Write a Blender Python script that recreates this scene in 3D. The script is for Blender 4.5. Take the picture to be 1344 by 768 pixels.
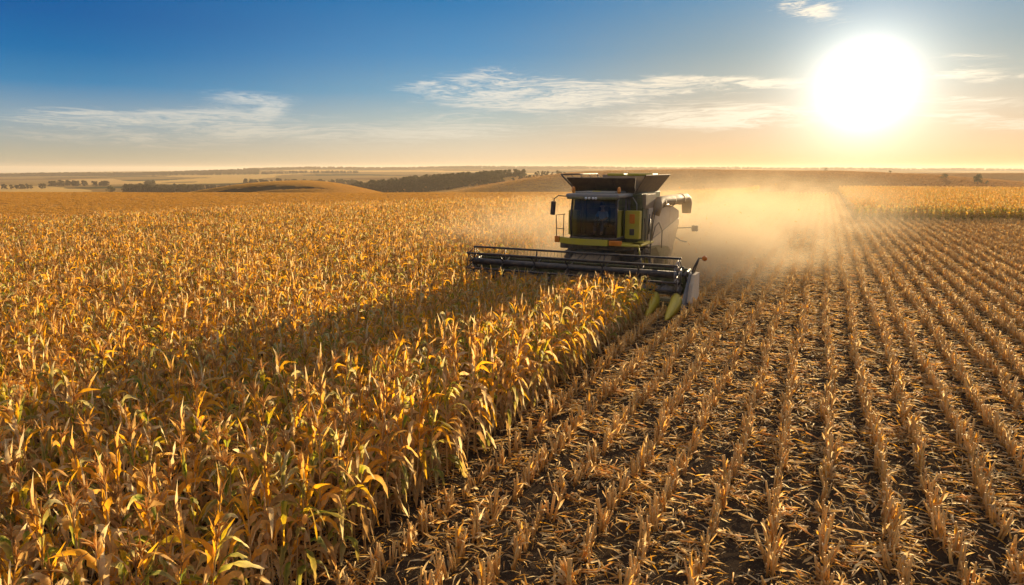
import bpy, bmesh, math, random
import numpy as np
from mathutils import Vector, Matrix, Euler, noise as mnoise

for o in list(bpy.data.objects): bpy.data.objects.remove(o)
scene = bpy.context.scene
COL = scene.collection
R = math.radians

# ------------------------------------------------------------------ camera
F_PX, PITCH, YAW, CAM_H = 896.0, R(10.25), R(24.3), 5.2
cam_data = bpy.data.cameras.new('camera')
cam = bpy.data.objects.new('camera', cam_data); COL.objects.link(cam)
cam_data.sensor_width = 36.0; cam_data.lens = 24.0
cam_data.clip_start = 0.1; cam_data.clip_end = 20000
cam.location = (0, 0, CAM_H); cam.rotation_euler = (R(90) - PITCH, 0, YAW)
scene.camera = cam

# ------------------------------------------------------------------ sky, sun, exposure
SUN_AZ = R(4.8)          # clockwise from +Y (the direction of the rows)
SUN_EL = R(8.5)
GLOW_AZ, GLOW_EL = R(2.2), R(5.9)
EXPOSURE = 1.1
scene.view_settings.view_transform = 'Standard'
scene.view_settings.look = 'None'
scene.view_settings.exposure = EXPOSURE
scene.view_settings.gamma = 1.0
scene.view_settings.use_curve_mapping = False

cy = scene.cycles
scene.render.engine = 'CYCLES'
cy.max_bounces = 6; cy.diffuse_bounces = 3; cy.glossy_bounces = 2
cy.transmission_bounces = 4; cy.transparent_max_bounces = 8; cy.volume_bounces = 1
cy.caustics_reflective = False; cy.caustics_refractive = False
cy.use_denoising = True
try: cy.denoiser = 'OPENIMAGEDENOISE'
except Exception: pass
cy.use_adaptive_sampling = True; cy.adaptive_threshold = 0.02
cy.sample_clamp_indirect = 6.0
cy.volume_max_steps = 128

world = bpy.data.worlds.new('World'); scene.world = world
world.use_nodes = True
NT = world.node_tree; NT.nodes.clear()

class NB:
    """small node builder"""
    def __init__(s, nt): s.nt = nt
    def n(s, t, **kw):
        nd = s.nt.nodes.new(t)
        for k, v in kw.items(): setattr(nd, k, v)
        return nd
    def put(s, sock, v):
        if hasattr(v, 'is_output') or isinstance(v, bpy.types.NodeSocket): s.nt.links.new(v, sock)
        else: sock.default_value = v
    def m(s, op, a, b=0.0, c=None, clamp=False):
        nd = s.n('ShaderNodeMath', operation=op); nd.use_clamp = clamp
        s.put(nd.inputs[0], a); s.put(nd.inputs[1], b)
        if c is not None: s.put(nd.inputs[2], c)
        return nd.outputs[0]
    def vm(s, op, a, b=None, out=0):
        nd = s.n('ShaderNodeVectorMath', operation=op)
        s.put(nd.inputs[0], a)
        if b is not None:
            if op == 'SCALE': s.put(nd.inputs[3], b)
            else: s.put(nd.inputs[1], b)
        return nd.outputs[out]
    def mix(s, f, a, b, bt='MIX'):
        nd = s.n('ShaderNodeMix', data_type='RGBA', blend_type=bt)
        s.put(nd.inputs[0], f); s.put(nd.inputs[6], a); s.put(nd.inputs[7], b)
        return nd.outputs[2]
    def ramp(s, f, stops, interp='LINEAR'):
        nd = s.n('ShaderNodeValToRGB'); cr = nd.color_ramp; cr.interpolation = interp
        while len(cr.elements) < len(stops): cr.elements.new(0.5)
        for e, (p, c) in zip(cr.elements, stops): e.position = p; e.color = c if len(c) == 4 else (*c, 1)
        s.put(nd.inputs[0], f)
        return nd.outputs[0]
    def noise(s, vec, scale, detail=3.0, rough=0.55, dist=0.0, out=0):
        nd = s.n('ShaderNodeTexNoise')
        if vec is not None: s.nt.links.new(vec, nd.inputs['Vector'])
        nd.inputs['Scale'].default_value = scale; nd.inputs['Detail'].default_value = detail
        nd.inputs['Roughness'].default_value = rough; nd.inputs['Distortion'].default_value = dist
        return nd.outputs[out]
    def sstep(s, x, lo, hi):
        nd = s.n('ShaderNodeMapRange', interpolation_type='SMOOTHSTEP')
        s.put(nd.inputs['Value'], x); nd.inputs['From Min'].default_value = lo; nd.inputs['From Max'].default_value = hi
        return nd.outputs[0]
    def xyz(s, x, y, z):
        nd = s.n('ShaderNodeCombineXYZ'); s.put(nd.inputs[0], x); s.put(nd.inputs[1], y); s.put(nd.inputs[2], z)
        return nd.outputs[0]

def srgb(r, g, b):
    f = lambda c: (c / 255 / 12.92) if c / 255 <= 0.04045 else ((c / 255 + 0.055) / 1.055) ** 2.4
    return (f(r), f(g), f(b), 1.0)

W = NB(NT)
tc = W.n('ShaderNodeTexCoord').outputs['Generated']
dirn = W.vm('NORMALIZE', tc)
sep = W.n('ShaderNodeSeparateXYZ'); NT.links.new(dirn, sep.inputs[0])
dx, dy, dz = sep.outputs
sky = W.n('ShaderNodeTexSky'); sky.sky_type = 'NISHITA'; sky.sun_disc = False
sky.sun_elevation = SUN_EL; sky.sun_rotation = SUN_AZ
sky.altitude = 100; sky.air_density = 1.0; sky.dust_density = 1.2; sky.ozone_density = 2.5
NISH = 0.05
# elevation and azimuth in degrees (azimuth clockwise from +Y)
el = W.m('MULTIPLY', W.m('ARCSINE', dz), 57.2958)
az = W.m('MULTIPLY', W.m('ARCTAN2', dx, dy), 57.2958)
sunv = (math.sin(GLOW_AZ) * math.cos(GLOW_EL), math.cos(GLOW_AZ) * math.cos(GLOW_EL), math.sin(GLOW_EL))
cosang = W.vm('DOT_PRODUCT', dirn, sunv, out=1)
ang = W.m('MULTIPLY', W.m('ARCCOSINE', W.m('MINIMUM', cosang, 0.999999)), 57.2958)
# air colours: away from the sun and under the sun, by elevation 0..40 degrees
e01 = W.m('DIVIDE', el, 40.0, clamp=True)
def er(st): return W.ramp(e01, [(e / 40.0, srgb(*c)) for e, c in st])
far_c = er([(0, (190, 176, 148)), (1, (184, 178, 155)), (3.5, (146, 170, 182)), (5.9, (60, 134, 182)), (8, (10, 112, 174)), (10.3, (0, 96, 164)), (40, (0, 62, 130))])
mid_c = er([(0, (232, 200, 156)), (1.5, (226, 208, 178)), (4, (182, 195, 190)), (6, (132, 174, 196)), (9, (84, 148, 194)), (12.5, (46, 126, 184)), (40, (8, 78, 150))])
near_c = er([(0, (238, 178, 114)), (1.5, (236, 196, 150)), (4, (216, 198, 172)), (6.5, (178, 184, 176)), (9, (140, 165, 176)), (12.5, (98, 148, 182)), (40, (30, 95, 150))])
air = W.mix(W.sstep(ang, 60.0, 27.0), far_c, mid_c)
air = W.mix(W.sstep(ang, 32.0, 8.0), air, near_c)
nish = W.vm('SCALE', sky.outputs[0], NISH)
base = W.mix(0.04, air, nish)
# cirrus: long wind-drawn streaks on a high layer
inv = W.m('DIVIDE', 1.0, W.m('ADD', dz, 0.12))
cx_, cy_ = W.m('MULTIPLY', dx, inv), W.m('MULTIPLY', dy, inv)
ae = W.xyz(W.m('MULTIPLY', az, 0.055), W.m('MULTIPLY', el, 0.42), 0.0)
warp = W.vm('SCALE', W.vm('SUBTRACT', W.noise(ae, 1.3, 4, 0.55, out=1), (0.5, 0.5, 0.5)), 1.5)
ae2 = W.vm('ADD', ae, warp)
streak = W.noise(ae2, 1.7, 9, 0.62, 0.25)
fine = W.noise(W.vm('MULTIPLY', ae2, (1.0, 2.6, 1.0)), 4.5, 8, 0.6)
hair = W.noise(W.vm('MULTIPLY', ae2, (1.0, 3.0, 1.0)), 11.0, 8, 0.7, .6)
tex = W.m('MULTIPLY', W.m('SUBTRACT', W.m('ADD', W.m('MULTIPLY', streak, 0.36), W.m('ADD', W.m('MULTIPLY', fine, 0.34), W.m('MULTIPLY', hair, .30))), .5), 3.4)
def px_dir(x, y):
    u, v = (x - 672) / F_PX, (384 - y) / F_PX
    fh = math.cos(PITCH) + math.sin(PITCH) * v; up = v * math.cos(PITCH) - math.sin(PITCH)
    return math.degrees(math.atan2(u, fh) - YAW), math.degrees(math.atan2(up, math.hypot(u, fh)))
def cloud(x0, y0, x1, y1, thick, amt):
    """one drawn-out cirrus bank between two sky directions"""
    (a0, e0), (a1, e1) = px_dir(x0, y0), px_dir(x1, y1)
    ca, ce = (a0 + a1) / 2, (e0 + e1) / 2
    ln = math.hypot(a1 - a0, e1 - e0) / 2; th = math.atan2(e1 - e0, a1 - a0)
    da, de = W.m('SUBTRACT', az, ca), W.m('SUBTRACT', el, ce)
    p = W.m('ADD', W.m('MULTIPLY', da, math.cos(th)), W.m('MULTIPLY', de, math.sin(th)))
    q = W.m('SUBTRACT', W.m('MULTIPLY', de, math.cos(th)), W.m('MULTIPLY', da, math.sin(th)))
    p = W.m('DIVIDE', p, ln); q = W.m('DIVIDE', q, thick)
    d2 = W.m('ADD', W.m('MULTIPLY', p, p), W.m('MULTIPLY', q, q))
    return W.m('MULTIPLY', W.m('POWER', 2.718, W.m('MULTIPLY', d2, -1.0)), amt)
banks = [(-40, 145, 200, 160, 0.8, .8), (150, 150, 420, 165, 0.9, .8), (270, 126, 380, 132, 0.5, 1.0), (375, 135, 335, 155, 0.5, 1.0),
         (400, 165, 760, 165, 1.1, .75), (520, 112, 640, 108, 0.55, 1.0), (545, 128, 760, 128, 0.9, 1.1), (590, 100, 690, 92, 0.5, .9),
         (700, 105, 860, 130, 0.7, 1.0), (-20, 160, 330, 150, .5, .9), (230, 175, 620, 178, .6, .8), (560, 120, 720, 108, .5, 1.1), (620, 140, 900, 120, .6, .9), (850, 104, 1000, 106, .35, 1.1), (1020, 8, 1090, 14, .5, 1.1), (820, 150, 1060, 165, .7, .8), (1180, 128, 1380, 132, .4, .9), (800, 112, 1060, 112, 0.6, 1.15), (760, 160, 1060, 150, 1.0, .7), (930, 138, 1080, 148, 0.5, 1.0),
         (1010, 5, 1110, 22, 0.8, .8), (1190, 98, 1340, 94, 0.45, 1.1), (1200, 74, 1344, 74, 0.3, .7), (1180, 150, 1420, 165, 0.9, .9),
         (0, 190, 600, 195, 0.7, .5), (1250, 110, 1420, 96, 0.3, .6), (-60, 175, 250, 182, .5, .5)]
mask = None
for b in banks:
    c = cloud(*b); mask = c if mask is None else W.m('ADD', mask, c)
mask = W.m('MINIMUM', mask, 1.1)
dens = W.sstep(W.m('ADD', W.m('MULTIPLY', tex, 1.5), W.m('MULTIPLY', mask, 0.66)), 0.20, 1.05)
dens = W.m('MULTIPLY', dens, W.m('MINIMUM', mask, 1.0))
cl_far = er([(0, (222, 198, 160)), (2.5, (212, 206, 188)), (6, (208, 216, 216)), (40, (220, 228, 232))])
cl_col = W.mix(W.sstep(ang, 45.0, 8.0), cl_far, (1.05, 0.90, 0.68, 1))
skyc = W.mix(W.m('MULTIPLY', dens, 0.92), base, cl_col)
# the sun's aureole, overexposed as the photograph shows it
g1 = W.m('MULTIPLY', W.m('POWER', 2.718, W.m('MULTIPLY', W.m('POWER', W.m('DIVIDE', ang, 1.6), 1.6), -1.0)), 2.0)
g2 = W.m('MULTIPLY', W.m('POWER', 2.718, W.m('MULTIPLY', W.m('DIVIDE', ang, 2.25), -1.0)), 2.7)
g3 = W.m('MULTIPLY', W.m('POWER', 2.718, W.m('MULTIPLY', W.m('DIVIDE', ang, 11.0), -1.0)), 0.07)
def tint(v, c):
    return W.vm('MULTIPLY', W.xyz(v, v, v), c)
glow = W.vm('ADD', W.vm('ADD', tint(g1, (1.0, .96, .86)), tint(g2, (1.0, .93, .78))), tint(g3, (1.0, .80, .56)))
skyc = W.vm('ADD', skyc, glow)
# added warm fill light: sky brightened overhead, out of view above the frame
overhead_fill = W.m('MULTIPLY', W.sstep(el, 17.0, 42.0), 0.45)
skyc = W.mix(overhead_fill, skyc, (1.15, 1.02, 0.86, 1))
# below the horizon: plain dim earth light
below = W.sstep(el, -2.0, 0.0)
skyc = W.mix(below, (0.12, 0.08, 0.045, 1), skyc)
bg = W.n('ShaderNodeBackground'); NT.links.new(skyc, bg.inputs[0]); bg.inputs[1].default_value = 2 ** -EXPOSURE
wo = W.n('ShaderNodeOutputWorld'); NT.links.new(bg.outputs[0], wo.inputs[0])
world.cycles.sampling_method = 'MANUAL'; world.cycles.sample_map_resolution = 1024

sd = bpy.data.lights.new('sun', 'SUN'); sd.energy = 5.0; sd.angle = R(0.6); sd.color = (1.0, 0.755, 0.435)
sun = bpy.data.objects.new('sun', sd); COL.objects.link(sun)
sdir = Vector((math.sin(SUN_AZ) * math.cos(SUN_EL), math.cos(SUN_AZ) * math.cos(SUN_EL), math.sin(SUN_EL)))
sun.rotation_euler = sdir.to_track_quat('Z', 'Y').to_euler(); sun.location = (30, 60, 40)

# ------------------------------------------------------------------ helpers
def tag(o, label=None, cat=None, group=None, kind=None):
    if label: o['label'] = label
    if cat: o['category'] = cat
    if group: o['group'] = group
    if kind: o['kind'] = kind
    return o

class MB:
    """collects faces for ONE mesh"""
    def __init__(s): s.v = []; s.f = []; s.c = []; s.mi = []; s.sm = []
    def add(s, vs, fs, col=None, mi=0, smooth=False):
        o = len(s.v); s.v.extend(vs)
        for f in fs: s.f.append(tuple(i + o for i in f)); s.mi.append(mi); s.sm.append(smooth)
        if col is None: col = (1, 1, 1)
        if isinstance(col, list): s.c.extend(col)
        else: s.c.extend([col] * len(vs))
    def merge(s, o, mi=0):
        k = len(s.v); s.v.extend(o.v); s.c.extend(o.c)
        for f, m in zip(o.f, o.sm): s.f.append(tuple(i + k for i in f)); s.mi.append(mi); s.sm.append(m)
    def box(s, c, d, bev=0.0, rot=None, col=None, mi=0):
        bm = bmesh.new(); bmesh.ops.create_cube(bm, size=1.0)
        for v in bm.verts: v.co = Vector((v.co.x * d[0], v.co.y * d[1], v.co.z * d[2]))
        if bev > 0: bmesh.ops.bevel(bm, geom=list(bm.edges), offset=bev, segments=2, affect='EDGES', profile=0.6)
        M = Matrix.Translation(c) @ (Euler(rot).to_matrix().to_4x4() if rot else Matrix())
        s.bm(bm, M, col, mi)
    def bm(s, bm, M=None, col=None, mi=0, smooth=False):
        bm.verts.index_update()
        vs = [tuple((M @ v.co) if M else v.co) for v in bm.verts]
        s.add(vs, [tuple(v.index for v in f.verts) for f in bm.faces], col, mi, smooth); bm.free()
    def tube(s, pts, r, n=8, col=None, mi=0, cap=True, smooth=True):
        pts = [Vector(p) for p in pts]; rs = r if isinstance(r, (list, tuple)) else [r] * len(pts)
        vs = []; up = None
        for i, p in enumerate(pts):
            t = (pts[min(i + 1, len(pts) - 1)] - pts[max(i - 1, 0)])
            t = t.normalized() if t.length > 1e-9 else Vector((0, 0, 1))
            if up is None or abs(up.dot(t)) > .98: up = Vector((0, 0, 1)) if abs(t.z) < .9 else Vector((1, 0, 0))
            a = t.cross(up).normalized(); b = a.cross(t).normalized(); up = b
            for k in range(n):
                th = 2 * math.pi * k / n
                vs.append(tuple(p + (a * math.cos(th) + b * math.sin(th)) * rs[i]))
        fs = []
        for i in range(len(pts) - 1):
            for k in range(n):
                fs.append((i * n + k, i * n + (k + 1) % n, (i + 1) * n + (k + 1) % n, (i + 1) * n + k))
        if cap: fs.append(tuple(range(n - 1, -1, -1))); fs.append(tuple((len(pts) - 1) * n + k for k in range(n)))
        s.add(vs, fs, col, mi, smooth)
    def prism(s, poly, axis, a, b, col=None, mi=0):
        """poly of 2D points extruded along axis from a to b"""
        def P(p, t): return {'x': (t, p[0], p[1]), 'y': (p[0], t, p[1]), 'z': (p[0], p[1], t)}[axis]
        n = len(poly); vs = [P(p, a) for p in poly] + [P(p, b) for p in poly]
        fs = [tuple(range(n)), tuple(range(2 * n - 1, n - 1, -1))] + [((i + 1) % n, i, n + i, n + (i + 1) % n) for i in range(n)]
        s.add(vs, fs, col, mi)
    def slab(s, quad, th, col=None, mi=0):
        q = [Vector(p) for p in quad]; nrm = (q[1] - q[0]).cross(q[-1] - q[0]).normalized() * th
        n = len(q); vs = [tuple(p) for p in q] + [tuple(p + nrm) for p in q]
        fs = [tuple(range(n)), tuple(range(2 * n - 1, n - 1, -1))] + [((i + 1) % n, i, n + i, n + (i + 1) % n) for i in range(n)]
        s.add(vs, fs, col, mi)
    def lathe(s, prof, c, axis='z', n=20, col=None, mi=0, smooth=True, M=None):
        vs = []
        for (r, h) in prof:
            for k in range(n):
                t = 2 * math.pi * k / n; x, y = r * math.cos(t), r * math.sin(t)
                p = {'z': (x, y, h), 'x': (h, x, y), 'y': (x, h, y)}[axis]
                p = Vector(p) + Vector(c)
                vs.append(tuple(M @ p if M else p))
        fs = [(i * n + k, i * n + (k + 1) % n, (i + 1) * n + (k + 1) % n, (i + 1) * n + k) for i in range(len(prof) - 1) for k in range(n)]
        s.add(vs, fs, col, mi, smooth)
    def mesh(s, name, mats, recalc=False):
        me = bpy.data.meshes.new(name); me.from_pydata(s.v, [], s.f)
        for m in (mats if isinstance(mats, (list, tuple)) else [mats]): me.materials.append(m)
        me.polygons.foreach_set('material_index', s.mi); me.polygons.foreach_set('use_smooth', s.sm)
        a = me.color_attributes.new('tone', 'FLOAT_COLOR', 'POINT')
        a.data.foreach_set('color', np.hstack([np.array(s.c, dtype=np.float32), np.ones((len(s.c), 1), np.float32)]).ravel())
        if recalc:
            b = bmesh.new(); b.from_mesh(me); bmesh.ops.recalc_face_normals(b, faces=b.faces); b.to_mesh(me); b.free()
        me.update(); return me
    def build(s, name, mats, parent=None, recalc=True):
        o = bpy.data.objects.new(name, s.mesh(name, mats, recalc)); COL.objects.link(o); o.parent = parent
        return o

def empty(name, loc, rz=0.0):
    o = bpy.data.objects.new(name, None); o.empty_display_size = .3; COL.objects.link(o)
    o.location = loc; o.rotation_euler = (0, 0, rz); return o

# ------------------------------------------------------------------ materials
def new_mat(name):
    m = bpy.data.materials.new(name); m.use_nodes = True; m.node_tree.nodes.clear()
    b = NB(m.node_tree); out = b.n('ShaderNodeOutputMaterial'); return m, b, out

def leaf_mat(name, trans=0.55, rough=0.6, boost=1.0, spec=0.12, vary=0.25):
    m, b, out = new_mat(name)
    at = b.n('ShaderNodeAttribute', attribute_name='tone').outputs['Color']
    oi = b.n('ShaderNodeObjectInfo').outputs['Random']
    tcn = b.n('ShaderNodeTexCoord').outputs['Object']
    nz = b.noise(tcn, 22.0, 4, 0.6)
    v = b.m('ADD', b.m('MULTIPLY', oi, vary), b.m('ADD', b.m('MULTIPLY', nz, 0.7), 0.65 - vary / 2))
    col = b.vm('MULTIPLY', at, b.xyz(v, b.m('POWER', v, 1.1), b.m('POWER', v, 1.25)))
    col = b.vm('SCALE', col, boost)
    bump = b.n('ShaderNodeBump'); bump.inputs['Strength'].default_value = .35; bump.inputs['Distance'].default_value = .01
    m.node_tree.links.new(nz, bump.inputs['Height'])
    p = b.n('ShaderNodeBsdfPrincipled'); b.put(p.inputs['Base Color'], col); p.inputs['Roughness'].default_value = rough
    p.inputs['Specular IOR Level'].default_value = spec; b.put(p.inputs['Normal'], bump.outputs[0])
    tr = b.n('ShaderNodeBsdfTranslucent')
    hs = b.n('ShaderNodeHueSaturation'); hs.inputs['Saturation'].default_value = 1.05; hs.inputs['Value'].default_value = 1.15; b.put(hs.inputs['Color'], col)
    b.put(tr.inputs[0], hs.outputs[0])
    ms = b.n('ShaderNodeMixShader'); ms.inputs[0].default_value = trans
    m.node_tree.links.new(p.outputs[0], ms.inputs[1]); m.node_tree.links.new(tr.outputs[0], ms.inputs[2])
    m.node_tree.links.new(ms.outputs[0], out.inputs[0]); return m

def paint(name, col, rough=0.45, metal=0.0, dust=0.35, dcol=(0.42, 0.30, 0.17), scale=3.0, spec=0.5):
    m, b, out = new_mat(name)
    tcn = b.n('ShaderNodeTexCoord').outputs['Object']
    n1 = b.noise(tcn, scale, 6, 0.65); n2 = b.noise(tcn, scale * 9, 4, 0.6)
    g = b.n('ShaderNodeNewGeometry').outputs['Normal']
    sp = b.n('ShaderNodeSeparateXYZ'); m.node_tree.links.new(g, sp.inputs[0])
    upw = b.m('MAXIMUM', sp.outputs[2], 0.0)
    d = b.m('ADD', b.sstep(n1, 0.35, 0.75), b.m('MULTIPLY', upw, 0.5))
    d = b.m('MULTIPLY', b.m('MULTIPLY', d, b.m('ADD', n2, 0.5)), dust, clamp=True)
    c = b.mix(d, (*col, 1), (*dcol, 1))
    p = b.n('ShaderNodeBsdfPrincipled'); b.put(p.inputs['Base Color'], c); p.inputs['Metallic'].default_value = metal
    b.put(p.inputs['Roughness'], b.m('ADD', b.m('MULTIPLY', d, 0.5), rough)); p.inputs['Specular IOR Level'].default_value = spec
    m.node_tree.links.new(p.outputs[0], out.inputs[0]); return m

M_leaf = leaf_mat('dry_corn_leaf', 0.55)
M_stalk = leaf_mat('corn_stalk', 0.12)
M_straw = leaf_mat('field_straw', 0.3)
M_foliage = leaf_mat('tree_foliage', 0.35)
M_bark = paint('bark', (0.10, 0.07, 0.045), 0.9, 0, 0.1)
M_green = paint('green_paint', (0.085, 0.10, 0.025), 0.45, 0, 0.45)
M_lime = paint('yellow_green_paint', (0.56, 0.44, 0.02), 0.4, 0, 0.22)
M_cream = paint('dusty_cream_panel', (0.62, 0.51, 0.36), 0.5, 0, 0.5, (0.55, 0.41, 0.24))
M_tan = paint('dusty_tan_paint', (0.27, 0.19, 0.10), 0.6, 0, 0.5, (0.46, 0.33, 0.18))
M_grey = paint('grey_paint', (0.20, 0.20, 0.20), 0.45, 0, 0.45)
M_roof = paint('cab_roof_grey', (0.22, 0.22, 0.20), 0.35, 0, 0.4)
M_black = paint('black_metal', (0.025, 0.025, 0.028), 0.4, 0.2, 0.22)
M_steel = paint('steel', (0.30, 0.29, 0.27), 0.35, 0.7, 0.4)
M_tank = paint('tank_flap', (0.13, 0.095, 0.06), 0.6, 0.2, 0.4)
M_bluegrey = paint('blue_grey_shield', (0.10, 0.13, 0.16), 0.35, 0.1, 0.25)
M_rubber = paint('tyre_rubber', (0.03, 0.028, 0.026), 0.85, 0, 0.75, (0.24, 0.17, 0.10))
M_brown = paint('dusty_feeder', (0.13, 0.09, 0.05), 0.7, 0, 0.7)
def plain(name, col, rough=.5, emit=0.0, ecol=None, spec=.5):
    m, b, out = new_mat(name); p = b.n('ShaderNodeBsdfPrincipled')
    tcn = b.n('ShaderNodeTexCoord').outputs['Object']; n1 = b.noise(tcn, 8.0, 4, 0.6)
    c = b.vm('SCALE', (*col,), b.m('ADD', b.m('MULTIPLY', n1, .5), .75)); b.put(p.inputs['Base Color'], c)
    p.inputs['Roughness'].default_value = rough; p.inputs['Specular IOR Level'].default_value = spec
    if emit: p.inputs['Emission Color'].default_value = (*(ecol or col), 1); p.inputs['Emission Strength'].default_value = emit
    m.node_tree.links.new(p.outputs[0], out.inputs[0]); return m
M_orange = plain('orange_lens', (0.75, 0.22, 0.02), .25)
M_amberlit = plain('amber_beacon', (0.8, 0.28, 0.03), .25)
M_lampglass = plain('lamp_glass', (0.75, 0.75, 0.7), .15)
M_seat = plain('seat_fabric', (0.03, 0.03, 0.035), .9)
M_skin = plain('skin', (0.42, 0.24, 0.16), .55)
M_shirt = plain('light_blue_shirt', (0.36, 0.42, 0.50), .85)
M_jeans = plain('blue_jeans', (0.10, 0.13, 0.19), .85)
M_hair = plain('dark_cap', (0.04, 0.035, 0.03), .8)
m, b, out = new_mat('cab_glass')
tr = b.n('ShaderNodeBsdfTransparent'); tr.inputs[0].default_value = (0.52, 0.56, 0.55, 1)
gl = b.n('ShaderNodeBsdfGlossy'); gl.inputs[0].default_value = (0.9, 0.95, 1, 1); gl.inputs['Roughness'].default_value = .04
fr = b.n('ShaderNodeFresnel'); fr.inputs[0].default_value = 1.12
dst = b.n('ShaderNodeBsdfDiffuse'); dst.inputs[0].default_value = (0.35, 0.27, 0.17, 1)
tcn = b.n('ShaderNodeTexCoord').outputs['Object']
ms0 = b.n('ShaderNodeMixShader'); b.put(ms0.inputs[0], b.m('MULTIPLY', b.sstep(b.noise(tcn, 3.5, 6, .65), .4, .8), .16))
m.node_tree.links.new(tr.outputs[0], ms0.inputs[1]); m.node_tree.links.new(dst.outputs[0], ms0.inputs[2])
ms1 = b.n('ShaderNodeMixShader'); b.put(ms1.inputs[0], b.m('ADD', fr.outputs[0], 0.03, clamp=True))
m.node_tree.links.new(ms0.outputs[0], ms1.inputs[1]); m.node_tree.links.new(gl.outputs[0], ms1.inputs[2])
m.node_tree.links.new(ms1.outputs[0], out.inputs[0]); M_glass = m

# ------------------------------------------------------------------ terrain
CA, SA = math.cos(YAW), math.sin(YAW)
def to_LD(X, Y): return X * CA + Y * SA, -X * SA + Y * CA
def to_XY(L, D): return L * CA - D * SA, L * SA + D * CA
def smooth01(t): t = np.clip(t, 0, 1); return t * t * (3 - 2 * t)
def sight_z(x_px, y_px, D): return CAM_H - (y_px - 222.0) * D / 925.0
def vnoise(X, Y, s, seed=0):
    """cheap smooth noise from summed sines"""
    r = np.random.RandomState(seed); z = np.zeros_like(X)
    for k in range(7):
        a = r.uniform(0, 2 * math.pi); f = r.uniform(.6, 1.7) / s * 2 * math.pi
        z += np.sin((X * math.cos(a) + Y * math.sin(a)) * f + r.uniform(0, 6.28))
    return z / 4.0

def terrain(X, Y):
    X = np.asarray(X, float); Y = np.asarray(Y, float)
    L, D = to_LD(X, Y); Dm = np.maximum(D, 1.0); u = np.clip(L / Dm, -1.6, 1.6); xp = 672 + 910 * u
    z = np.zeros_like(X)
    crest = 150.0 + 4 * np.sin(u * 5.0)
    z = -17.0 * smooth01((D - crest) / 170.0)
    # valley floor and plain rising to the far ridge
    z += np.where(D > 600, smooth01((D - 600) / 2200.0), 0) * np.interp(xp, [-400, 0, 200, 400, 760, 1050, 1344, 1800], [-4, 0, 9, 22, 24, 20, 15, 12])
    z += np.where(D > 600, vnoise(X, Y, 700, 3) * 2.2 * smooth01((D - 600) / 500), 0)
    # golden hump on the left
    zb = 15.6 * np.exp(-np.abs((xp - 395) / np.where(xp < 395, 185.0, 130.0)) ** 2.2) * np.exp(-((D - 400) / 95.0) ** 2)
    # brown hillside to the right of the wood, sloping away to both sides
    top = np.interp(xp, [440, 520, 600, 650, 700, 750, 800, 900, 1100, 1200, 1344, 1700],
                        [-17, -13.5, -8.6, -4.7, -0.8, 2.3, 3.6, 4.7, 4.2, 1.8, -3.6, -12])
    k = np.exp(-((D - 450) / 130.0) ** 2) * (D < 450) + np.exp(-((D - 450) / 260.0) ** 2) * (D >= 450)
    z = z + zb
    z = np.maximum(z, -17 + (top + 17) * k)
    # slope carrying the wood
    wt = np.interp(xp, [380, 450, 520, 600, 700, 800], [-17, -13, -8, -4, 0, 2])
    kw = np.exp(-((D - 590) / 90.0) ** 2)
    z = np.maximum(z, -17 + (wt + 17) * kw)
    z += np.clip(D - 180, 0, 100) / 100 * vnoise(X, Y, 160, 5) * .35
    near = np.clip(1 - D / 160, 0, 1)
    z += vnoise(X, Y, 3.1, 8) * .018 * near + vnoise(X, Y, 40, 9) * .05
    return z

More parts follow.
